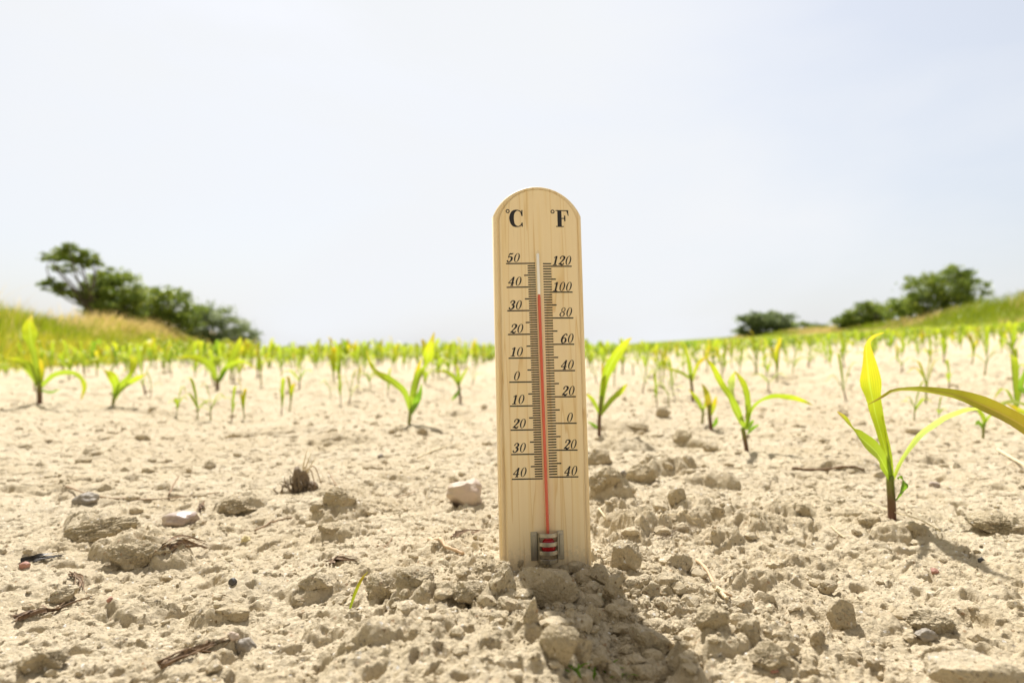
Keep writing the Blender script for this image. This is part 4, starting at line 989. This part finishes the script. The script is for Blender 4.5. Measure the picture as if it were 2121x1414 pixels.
corn((847, 879), [(847, 879, 0, 7), (849, 862, 0, 8), (851, 845, 0, 8)], [
    (L, [(851, 855, 0, 7), (839, 814, -.01, 12), (817, 793, -.02, 14, 30), (796, 781, -.03, 16, 35), (779, 771, -.03, 11, 40), (767, 752, -.02, 6), (759, 725, -.02, 1)]),
    (L, [(852, 850, 0, 7), (856, 812, 0, 14), (866, 777, .01, 14), (880, 757, .01, 9, 50), (886, 737, .01, 22), (892, 713, 0, 15), (900, 687, 0, 1)]),
    (Ly, [(856, 820, 0, 7), (863, 775, .02, 11), (873, 742, .02, 2)]),
    (Ld, [(852, 857, 0, 5), (863, 830, -.02, 14), (870, 812, -.02, 9), (873, 794, -.02, 1)])], 'corn plant with a tall leaf blade just left of the board', M_stalkg)
corn((954, 834), [(954, 834, 0, 5), (952, 812, 0, 5), (949, 790, 0, 6)], [
    (L, [(951, 800, 0, 5), (938, 779, 0, 9, 30), (922, 770, -.01, 8, 40), (905, 768, -.01, 1)]), (L, [(950, 795, 0, 5), (949, 775, 0, 8), (946, 752, 0, 1)]),
    (Ld, [(953, 805, 0, 4), (945, 818, -.01, 8), (936, 828, -.01, 3)]), (L, [(951, 795, 0, 4), (960, 775, 0, 6), (970, 760, 0, 1)])], 'dark stemmed corn seedling with a drooping leaf against the board edge')
corn((82, 834), [(82, 834, 0, 10), (82, 812, 0, 10), (82, 792, 0, 10)], [
    (L, [(82, 800, 0, 9), (73, 745, 0, 10, 40), (65, 714, 0, 14), (63, 692, 0, 29), (61, 672, 0, 19), (67, 652, 0, 2)]),
    (L, [(80, 800, 0, 8), (64, 764, -.01, 15, 20), (41, 748, -.01, 12, 30), (14, 741, -.02, 2)]),
    (L, [(86, 800, 0, 7), (112, 776, -.01, 10, 30), (146, 770, -.02, 13, 40), (169, 782, -.03, 15, 30), (176, 802, -.03, 12), (168, 828, -.03, 2)]),
    (Ly, [(83, 800, 0, 9), (86, 770, .01, 12), (84, 742, .01, 3)]), (Ld, [(86, 808, 0, 4), (105, 812, 0, 5), (124, 806, 0, 1)])], 'tall corn plant with a spoon like top leaf at the left border')
corn((234, 838), [(234, 838, 0, 6), (236, 826, 0, 7), (238, 815, 0, 7)], [
    (L, [(236, 826, 0, 6), (240, 799, 0, 14), (232, 779, -.01, 17, 25), (216, 767, -.01, 2)]), (L, [(238, 826, 0, 6), (251, 799, 0, 13), (270, 776, 0, 9), (278, 751, .01, 15), (270, 735, .01, 2)]),
    (L, [(240, 820, 0, 5), (258, 800, -.01, 8, 40), (279, 785, -.02, 12, 40), (303, 775, -.02, 1)])], 'corn plant with broad twisted leaves right of the left border plant', M_stalkg)
corn((451, 808), [(451, 808, 0, 7), (450, 795, 0, 8), (450, 783, 0, 8)], [
    (L, [(449, 790, 0, 7), (436, 757, 0, 15), (402, 741, -.01, 13, 30), (365, 740, -.02, 2)]), (L, [(452, 790, 0, 6), (470, 760, -.0, 12), (502, 748, -.01, 10, 40), (530, 763, -.02, 2)]),
    (L, [(452, 788, 0, 6), (472, 758, .01, 10), (493, 718, .02, 14), (499, 697, .02, 1)]), (Ld, [(452, 792, 0, 5), (462, 775, 0, 8), (468, 760, 0, 2)])], 'wide armed corn plant at the left with two drooping leaves')
corn((2036, 908), [(2036, 908, 0, 5), (2037, 890, 0, 6), (2037, 878, 0, 7)], [
    (L, [(2037, 885, 0, 8), (2036, 865, 0, 12), (2018, 840, 0, 8), (2000, 830, 0, 2)]), (L, [(2037, 880, 0, 5), (2052, 858, 0, 10, 30), (2080, 850, -.01, 8, 30), (2105, 855, -.01, 1)]), (Ld, [(2036, 888, 0, 4), (2027, 875, 0, 9), (2020, 880, 0, 2)])],
    'corn seedling under the bronze leaf near the right border', M_stalkg)
corn((2150, 890), [(2150, 890, 0, 8), (2148, 860, 0, 8), (2147, 850, 0, 8)], [
    (Lp, [(2147, 862, 0, 6), (2130, 842, 0, 8, 30), (2095, 832, 0, 9, 40), (2060, 842, 0, 6), (2040, 848, 0, 1)]), (Ld, [(2147, 860, 0, 6), (2125, 815, 0, 12), (2112, 800, 0, 14), (2122, 765, 0, 3)]), (Ly, [(2147, 862, 0, 6), (2110, 850, -.02, 12), (2085, 835, -.02, 2)])],
    'corn plant cut off by the right border with a dark green blade')

# ------------------------------------------------------------------ generated seedlings
def seed_arrays(rr, h, nl=4, upright=0.5, detail=True):
    """list of (name, arrays) of one seedling, local coordinates, height h"""
    parts = []
    sh = h * rr.uniform(.28, .42); lean = rr.uniform(-.12, .12) * h
    sr = h * .017
    P = [(0, 0, -.01), (lean * .2, 0, sh * .5), (lean * .5, 0, sh)]
    parts.append(('stalk', tube_arrays(catmull(P, 5 if detail else 2), np.linspace(sr * 1.15, sr, 6 if detail else 3), 6 if detail else 3, cap=False)))
    az = rr.uniform(-.6, .6)
    for k in range(nl):
        a = az + (math.pi if k % 2 else 0) + rr.uniform(-.5, .5); dx, dy = math.cos(a), math.sin(a)
        st = sh * (0.55 + .45 * k / max(1, nl - 1)); ln = h * rr.uniform(.45, .8); up = upright + rr.uniform(-.25, .3) + (.35 if k == nl - 1 else 0)
        up = min(1.0, max(.15, up)); out = ln * (1.05 - up * .8); top = h - st if k == nl - 1 else ln * up
        b = np.array([lean * .5 * st / sh, 0, st])
        C = [b, b + [dx * out * .25, dy * out * .25, top * .55], b + [dx * out * .6, dy * out * .6, top * 1.0], b + [dx * out * 1.05, dy * out * 1.05, top * (1.02 if up > .75 else rr.uniform(.4, .9))]]
        wd = h * rr.uniform(.075, .125); sdv = np.array([-dy, dx, 0]) + np.array([rr.uniform(-.3, .3), rr.uniform(-.3, .3), rr.uniform(-.2, .2)])
        parts.append(('leaf', leaf_arrays(C, [wd * .45, wd * .95, wd, wd * .05], [sdv] * 4, 10 if detail else 4, 2 if detail else 1, .25)))
    return parts
GM = [M_leaf, M_leafy, M_leaf, M_leafd]
def make_seed(i, h, nl, up, mat, smat):
    rr = random.Random(900 + i); ps = seed_arrays(rr, h, nl, up)
    return [(n, mesh_np(n, a[0], a[1], True, a[2]), smat if n == 'stalk' else mat) for n, a in ps]
for _m in [M_stalkg]: pass
PROT = []
for i in range(10):
    PROT.append(make_seed(i, 1.0, 3 + i % 3, [.35, .5, .65, .8][i % 4], [M_leaf, M_leaf, M_leafy, M_leaf, M_leaf][i % 5], M_stalkg if i % 3 else M_stalk))
def place_seed(i, loc, h, rz, label, group, wide=1.0):
    root = empty('corn_seedling', loc, label, 'corn seedling', group); root.rotation_euler = (0, 0, rz); root.scale = (h * wide, h * wide, h)
    for n, me, mat in PROT[i % len(PROT)]:
        o = bpy.data.objects.new(n, me); COL.objects.link(o)
        if not me.materials: me.materials.append(mat)
        o.parent = root
    return root
# mid-field seedlings read off the photograph: base X, base Y, top Y, variant, label
MID = [
 (312, 822, 772, 0, 'small spread corn seedling between the twisted leaf plant and the hollow'),
 (366, 860, 800, 3, 'thin single corn shoot rising behind the dark hollow at the left'),
 (410, 868, 785, 1, 'yellow corn seedling with a long arm reaching left at the left'),
 (436, 872, 795, 0, 'small yellow corn seedling leaning right beside the long armed one'),
 (480, 874, 802, 3, 'straight dark footed corn shoot right of the yellow pair'),
 (506, 868, 790, 2, 'thin corn shoot leaning right next to the straight one'),
 (541, 800, 718, 2, 'upright corn seedling right of the wide armed plant'),
 (483, 792, 730, 1, 'small corn seedling hidden behind the wide armed plant'),
 (583, 858, 785, 3, 'thin bent corn shoot left of the orange footed one'),
 (600, 852, 765, 2, 'orange footed corn seedling with two upright leaves'),
 (355, 782, 735, 0, 'bushy little corn seedling at the left behind the hollow'),
 (684, 822, 772, 0, 'sparse yellow corn seedling left of the twin shoots'),
 (706, 836, 775, 3, 'left one of twin corn shoots halfway to the board'),
 (723, 836, 768, 1, 'right bushier one of twin corn shoots halfway to the board'),
 (742, 807, 760, 2, 'small corn seedling behind the twin shoots'),
 (767, 808, 752, 3, 'pale corn seedling left of the tall bladed plant'),
 (803, 822, 765, 3, 'thin corn shoot behind the drooping leaf of the tall bladed plant'),
 (978, 798, 750, 1, 'small corn seedling with a round basal leaf near the board'),
 (716, 775, 735, 0, 'little corn seedling in the distance over the twin shoots'),
 (820, 770, 700, 2, 'taller thin leaved corn seedling reaching above the skyline left of the board'),
 (895, 776, 735, 3, 'pale corn shoot behind the tall blade'),
 (1236, 795, 735, 1, 'corn seedling half behind the plant right of the board'),
 (1272, 800, 722, 2, 'corn seedling right behind the broad top leaf'),
 (1331, 815, 728, 1, 'green corn seedling with open arms right of the broad leaf plant'),
 (1361, 845, 775, 3, 'hanging yellow green corn shoot near the cube like clod'),
 (1385, 840, 772, 0, 'yellow corn seedling standing over the cube like clod'),
 (1366, 800, 715, 2, 'dark leaved upright corn seedling behind the yellow one'),
 (1396, 822, 745, 1, 'slim corn seedling behind the spreading one'),
 (1495, 790, 705, 2, 'tall corn seedling behind the curled pale leaf'),
 (1592, 812, 730, 4, 'thick bushy corn clump in the middle of the right field'),
 (1568, 775, 690, 2, 'dark upright corn seedling left of the bushy clump'),
 (1642, 775, 715, 3, 'narrow corn shoot right of the bushy clump'),
 (1678, 762, 722, 0, 'faint small corn seedling beyond the narrow shoot'),
 (1752, 830, 735, 1, 'forked corn seedling with a leaf lying to the left'),
 (1918, 836, 728, 2, 'corn seedling with a folded upright leaf behind the bronze leaf'),
 (1893, 870, 790, 3, 'dangling narrow corn shoot seen under the bronze leaf'),
 (1965, 808, 745, 0, 'open yellow green corn seedling above the bronze leaf'),
 (1945, 868, 822, 4, 'low corn seedling seen between the pale and the bronze leaf'),
 (2040, 778, 690, 4, 'tall bushy corn clump in the far right field'),
 (2112, 880, 745, 1, 'corn seedling cut by the right border'),
 (1480, 770, 712, 1, 'little corn seedling over the spreading one'),
 (1440, 762, 712, 0, 'far corn seedling over the thin yellowish one'),
 (1515, 760, 712, 2, 'far thin corn seedling over the curled leaf'),
]
used = []
for k, (X, Y, T, v, lab) in enumerate(MID):
    p = gp(X, Y); h = (Y - T) / F * p.y; used.append((p.x, p.y))
    place_seed(v + (k % 2) * 5, p, h, R.uniform(-.35, .35) + (math.pi if k % 3 == 0 else 0), lab, 'young corn plants', 0.9)
# rows beyond
rows = []
yy = 2.2
cand = []
for j in range(-70, 180):
    x0 = j * 0.42 + 0.1
    y = 1.6 + R.random() * .2
    while y < 95:
        x = x0 + R.gauss(0, .035) + 0.03 * math.sin(y); cand.append((x, y + R.gauss(0, .03)))
        y += 0.17 * (1 if y < 30 else 1.8 if y < 50 else 3.0) * R.uniform(.75, 1.4)
cand = np.array(cand); cx, cyy = cand[:, 0], cand[:, 1]
ok = (cx > left_edge(cyy) + 0.2) & (cx < right_edge(cyy) - 0.2) & (np.abs(cx) < cyy * 0.98 + 0.8) & (np.hypot(cx, cyy) > 2.3)
# bare patches, mostly on the right slope and near
dens = 0.85 + 0.5 * sstep(3.5, 8, cyy) + 0.45 * pn(cx * .8, cyy * .5, 77) * (1 - 0.6 * sstep(5, 12, cyy)) - 0.25 * sstep(0.25, 0.5, cx / cyy) * (1 - sstep(10, 22, cyy))
ok &= np.array([R.random() for _ in cx]) < dens
cx, cyy = cx[ok], cyy[ok]; r = np.hypot(cx, cyy); od = np.argsort(r); cx, cyy, r = cx[od], cyy[od], r[od]
hz_ = height(cx, cyy); hh = np.array([R.uniform(.10, .175) for _ in cx]) * (1 + .35 * sstep(3.2, 5, cyy) * (1 - .5 * sstep(10, 20, cyy)) * (1 - sstep(0, .25, cx / cyy))) * (1 - .12 * sstep(.1, .4, cx / cyy))
NI = 241
vis = np.abs(cx) < cyy * 0.80
iv = np.where(vis)[0][:NI]; ind = set(iv.tolist())
for k in iv:
    zone = 'left of the board' if cx[k] < 0.05 * cyy[k] else 'right of the board'
    lab = 'small blurred corn seedling in the rows behind, ' + ('left' if zone[0] == 'l' else 'right') + ' of the thermometer'
    place_seed(R.randrange(10), (cx[k], cyy[k], hz_[k]), hh[k], R.uniform(0, 6.28), lab, 'corn seedlings in the rows ' + zone)
bag = Bag(); simp = []
for i in range(14):
    b2 = Bag(); rr = random.Random(50 + i)
    for n, a in seed_arrays(rr, 1.0, 4 + i % 2, [.5, .65, .8][i % 3], False): b2.add(a[0], a[1], a[2])
    simp.append((np.vstack(b2.V), np.vstack(b2.F)))
AV, AF, AA = [], [], []; nv = 0
for k in range(len(cx)):
    if k in ind: continue
    V, Fq = simp[R.randrange(14)]; a = R.uniform(0, 6.28); c, s = math.cos(a), math.sin(a); h = hh[k] * (1 + .15 * min(1, r[k] / 40)); wf = 1.15 + min(2.0, r[k] / 14)
    W = np.stack([(V[:, 0] * c - V[:, 1] * s) * h * min(wf, 1.6), (V[:, 0] * s + V[:, 1] * c) * h * min(wf, 1.6), V[:, 2] * h], -1) + np.array([cx[k], cyy[k], hz_[k]])
    AV.append(W); AF.append(Fq + nv); nv += len(V); AA.append(np.full(len(V), R.uniform(0, 1)))
print('far seedlings', len(AV), 'verts', nv)
o = link('corn_rows', mesh_np('corn_rows', np.vstack(AV), np.vstack(AF), True, None, np.concatenate(AA)), M_far)
tag(o, 'dense far rows of young corn reaching to the skyline', 'corn crop', kind='stuff')

# ------------------------------------------------------------------ grassy banks
def blades(name, pts, hs, wd, rnd, lean, label, heads=None):
    n = len(pts); ang = rng.uniform(0, 6.28, n); lx = rng.normal(lean, .28, n) * hs; ly = rng.normal(0, .28, n) * hs
    sx, sy = np.cos(ang) * wd / 2, np.sin(ang) * wd / 2
    z = pts[:, 2]; V = np.zeros((n, 7, 3))
    for k, (f, wk) in enumerate(((0, 1), (.45, .9), (.8, .6))):
        for s, e in ((-1, 0), (1, 1)):
            V[:, k * 2 + e, 0] = pts[:, 0] + lx * f * f + s * sx * wk; V[:, k * 2 + e, 1] = pts[:, 1] + ly * f * f + s * sy * wk; V[:, k * 2 + e, 2] = z + hs * f * (1 - .12 * f) - (.03 if k == 0 else 0)
    V[:, 6] = np.stack([pts[:, 0] + lx, pts[:, 1] + ly, z + hs * .9], -1)
    b = np.arange(n)[:, None] * 7
    Fq = np.concatenate([b + [0, 1, 3, 2], b + [2, 3, 5, 4], b + [4, 5, 6, 6]])
    tri = np.concatenate([b + [0, 1, 3], b + [0, 3, 2], b + [2, 3, 5], b + [2, 5, 4], b + [4, 5, 6]])
    o = link(name, mesh_np(name, V.reshape(-1, 3), tri, True, None, np.repeat(rnd, 7)), M_grass)
    return tag(o, label, 'grass', kind='stuff')
def bank_pts(n, side):
    y = 4.2 * np.exp(rng.uniform(0, 1, n) * math.log((60 if side < 0 else 75) / 4.2))
    if side > 0: y = rng.uniform(16, 75, n)
    d = rng.uniform(-.1, 1, n) ** 1 * 7.5; d = np.where(rng.uniform(0, 1, n) < .5, d * .5, d)
    x = left_edge(y) - d if side < 0 else right_edge(y) + d * 1.2
    k = np.abs(x) < y * 1.0 + 1; x, y, d = x[k], y[k], d[k]
    return np.stack([x, y, height(x, y)], -1), d, y
P, d, y = bank_pts(52000, -1); P = P[:]
pat = pn(P[:, 0] * .9, P[:, 1] * .5, 200)
hs = (0.12 + 0.22 * sstep(0.5, 3, d) + .16 * pat + .05 * pn(P[:, 0] * 3, P[:, 1] * 2, 210)) * rng.uniform(.4, 1.6, len(P)); hs = np.clip(hs, .04, 1); rnd = np.clip(.28 + .25 * pat + rng.normal(0, .1, len(P)) + .1 * (d < .8), 0, .56)
blades('bank_grass', P, hs, 0.006 * np.clip(y / 5, .9, 4), rnd, .1, 'yellow green grass and weeds covering the left bank')
P, d, y = bank_pts(60000, -1); k = (d > 1.4) & (y > 8.5 + 2 * rng.uniform(-1, 1, len(y))) & (P[:, 0] / y > -.62 + rng.normal(0, .03, len(y)) - .6 * (rng.uniform(0, 1, len(y)) < .06)); P, d, y = P[k], d[k], y[k]
hs = (0.42 + .16 * sstep(9, 16, y) + .2 * pn(P[:, 0] * .6, P[:, 1] * .4, 201)) * rng.uniform(.7, 1.3, len(P)) * sstep(1, 3, d)
blades('dry_grass', P, np.clip(hs, .05, 1), 0.006 * np.clip(y / 6, .9, 4), np.clip(.78 + rng.normal(0, .1, len(P)), .6, 1), .28, 'tall straw coloured dry grass along the top of the left bank')
n_ = 900; y = rng.uniform(4.6, 7.5, n_); d = rng.uniform(.5, 3.5, n_); x = left_edge(y) - d
blades('feathery_grass', np.stack([x, y, height(x, y)], -1), rng.uniform(.35, .85, n_), np.full(n_, .004), np.clip(.72 + rng.normal(0, .1, n_), .5, 1), .15, 'sparse tall feathery grass stems at the left end of the bank')
P, d, y = bank_pts(30000, 1)
hs = (0.30 + .35 * sstep(0, 3, d)) * rng.uniform(.5, 1.6, len(P)) * (1 - .45 * sstep(26, 46, y)); pat = pn(P[:, 0] * .25, P[:, 1] * .12, 203)
rnd = np.clip(np.where(pat + rng.normal(0, .12, len(P)) > .12, .78, .22) + rng.normal(0, .08, len(P)), 0, 1)
blades('verge_grass', P, hs, 0.012 * np.clip(y / 16, 1, 4), rnd, .1, 'rough green and tan grass on the rise at the far right')

# ------------------------------------------------------------------ trees
def tree(name, X, Y, depth, blobs, label, cat, mat, n=9000, leaf=0.07, trunk=True, group=None, gap=0.35):
    """blobs: (X px, Y px, rx px, ry px, depth offset m, weight) of the crown"""
    x, y = (X - 1060.5) / F * depth, depth; z = float(macro(np.array([x]), np.array([y]))[0])
    root = empty(name, (x, y, z), label, cat, group); base = np.array([x, y, z]); rr = np.random.default_rng(int(X * 3 + Y))
    tw = sum(b[5] * b[2] * b[3] for b in blobs); C = []; rnd = []; ends = []
    for bx, by, rx, ry, dd, wt in blobs:
        c = np.array(at(bx, by, depth + dd)) - base; ax = np.array([rx / F * depth, min(rx, ry * 1.3) / F * depth * 1.1, ry / F * depth])
        ncl = max(6, int(46 * math.sqrt(rx * ry) / 60)); nb = int(n * wt * rx * ry / tw); ends.append((c, ax))
        # clumps on a shell-ish distribution, leaves around them
        dirs = rr.normal(size=(ncl, 3)); dirs /= np.linalg.norm(dirs, axis=1)[:, None]; rad = rr.uniform(.3, 1.0, ncl) ** .6 * rr.choice([1, 1, 1, 1.22], ncl)
        cc = c + dirs * rad[:, None] * ax; cs = rr.uniform(.10, .26, ncl) * (1 if gap > .3 else 1.25)
        k = rr.integers(0, ncl, nb); L_ = cc[k] + rr.normal(size=(nb, 3)) * (cs[k][:, None] * ax * np.array([1, 1, .75]))
        C.append(L_); rnd.append(np.clip(rr.normal(.45, .22, nb) + (rr.uniform(-.2, .2, ncl))[k], 0, 1))
    C = np.vstack(C); rnd = np.concatenate(rnd); m = len(C)
    C[:, 2] = np.maximum(C[:, 2], 0.05)
    a = rr.normal(size=(m, 3)); a /= np.linalg.norm(a, axis=1)[:, None]; b = np.cross(a, rr.normal(size=(m, 3))); b /= np.linalg.norm(b, axis=1)[:, None]
    s = (leaf * rr.uniform(.6, 1.3, m))[:, None]
    V = np.stack([C - a * s, C + b * s * .5, C + a * s, C - b * s * .5], 1).reshape(-1, 3); Fq = np.arange(m * 4).reshape(-1, 4)
    link('crown', mesh_np('crown', V, Fq, False, None, np.repeat(rnd, 4)), mat, root)
    bag = Bag(); H = max(c[2] for c, _ in ends)
    tr = 0.028 * H + .03
    fork = np.array([ends[0][0][0] * .4, 0, H * .3])
    V, Fq, uv = tube_arrays(catmull([[0, 0, -.2], fork * .5 + [.05, 0, 0], fork], 8), np.linspace(tr * 1.3, tr * .8, 9), 8); bag.add(V, Fq, uv)
    for c, ax in ends:
        for _ in range(3):
            e = c + rr.normal(size=3) * ax * .45; mid = (fork + e) / 2 + rr.normal(size=3) * .08 * H + [0, 0, .05 * H]
            V, Fq, uv = tube_arrays(catmull([fork, mid, e], 8), np.linspace(tr * .32, tr * .06, 9), 6); bag.add(V, Fq, uv)
    link('trunk', bag.mesh('trunk'), M_bark, root)
    return root
tree('tree', 215, 668, 21, [(150, 528, 46, 15, 0, 1), (192, 540, 26, 16, .3, 1), (112, 590, 26, 13, 0, .9), (100, 532, 18, 9, 0, .6), (190, 600, 30, 26, .4, 1.1), (150, 606, 40, 11, 0, .9), (150, 510, 20, 7, 0, .8), (135, 556, 30, 9, .3, .6), (215, 632, 30, 28, .3, 1)],
     'open crowned tree with sky showing through its branches at the left', 'tree', M_crown, 9500, .05, gap=.5)
tree('tree', 255, 672, 22, [(240, 605, 50, 40, 0, 1), (222, 578, 34, 18, 0, 1), (262, 628, 36, 34, 0, 1), (210, 640, 34, 24, 0, .9), (250, 655, 45, 20, 0, 1)],
     'dense dark round tree right beside the open crowned one', 'tree', M_crown, 9000, .06, gap=.4)
tree('shrub', 350, 690, 25, [(345, 625, 42, 30, 0, 1), (355, 604, 22, 14, 0, .9), (385, 640, 36, 30, 0, 1), (318, 648, 26, 28, 0, 1), (300, 650, 26, 26, 0, 1), (350, 668, 60, 22, 0, 1)],
     'green round topped shrub between the dark tree and the grey green shrub', 'shrub', M_crown, 7500, .06, gap=.4)
tree('shrub', 450, 705, 28, [(425, 650, 34, 24, 0, 1), (455, 658, 36, 26, 0, 1), (480, 677, 36, 26, 0, 1), (505, 692, 26, 20, 0, 1), (527, 706, 16, 12, 0, 1), (410, 672, 34, 26, 0, 1), (400, 655, 26, 22, 0, 1), (440, 690, 60, 18, 0, 1)],
     'grey green shrub sloping down to the field at the left', 'shrub', M_crowng, 7500, .06, gap=.4)
tree('tree', 1590, 698, 62, [(1585, 665, 46, 20, 0, 1), (1560, 660, 26, 14, 0, .9), (1615, 665, 30, 16, 0, 1), (1550, 684, 24, 14, 0, 1), (1595, 687, 50, 13, 0, 1), (1625, 675, 18, 16, 0, .9)],
     'lone grey green round tree on the right skyline', 'tree', M_crowng, 9000, .14, gap=.35)
tree('shrub', 1682, 690, 58, [(1682, 682, 30, 12, 0, 1), (1700, 680, 14, 6, 0, 1)],
     'low green shrub right of the lone grey green tree', 'shrub', M_crown, 3500, .12, gap=.2)
tree('shrub', 1795, 675, 45, [(1795, 650, 44, 20, 0, 1), (1770, 660, 32, 15, 0, 1), (1830, 655, 30, 20, 0, 1), (1862, 640, 36, 20, -3, 1), (1745, 668, 26, 10, 0, 1), (1790, 632, 16, 8, 0, .7), (1790, 668, 60, 14, 0, 1)],
     'broad low green shrub between the low shrub and the big tree', 'shrub', M_crown, 8500, .10, gap=.4)
tree('tree', 1950, 655, 38, [(1965, 600, 62, 34, 0, 1), (1980, 560, 30, 14, 0, .8), (1915, 600, 36, 30, 0, 1), (1880, 625, 32, 20, 0, 1), (2015, 600, 34, 24, 0, .9), (1975, 575, 44, 18, 0, 1), (1930, 580, 18, 12, 0, .8), (1940, 632, 80, 18, 0, 1), (1890, 645, 40, 16, 0, 1)],
     'big dark green tree on the rise at the right', 'tree', M_crown, 9500, .09, gap=.4)
tree('shrub', 2125, 655, 32, [(2122, 632, 18, 22, 0, 1), (2145, 630, 24, 24, 0, 1)],
     'dark shrub cut off by the right border on the rise', 'shrub', M_crown, 4000, .08, gap=.2)
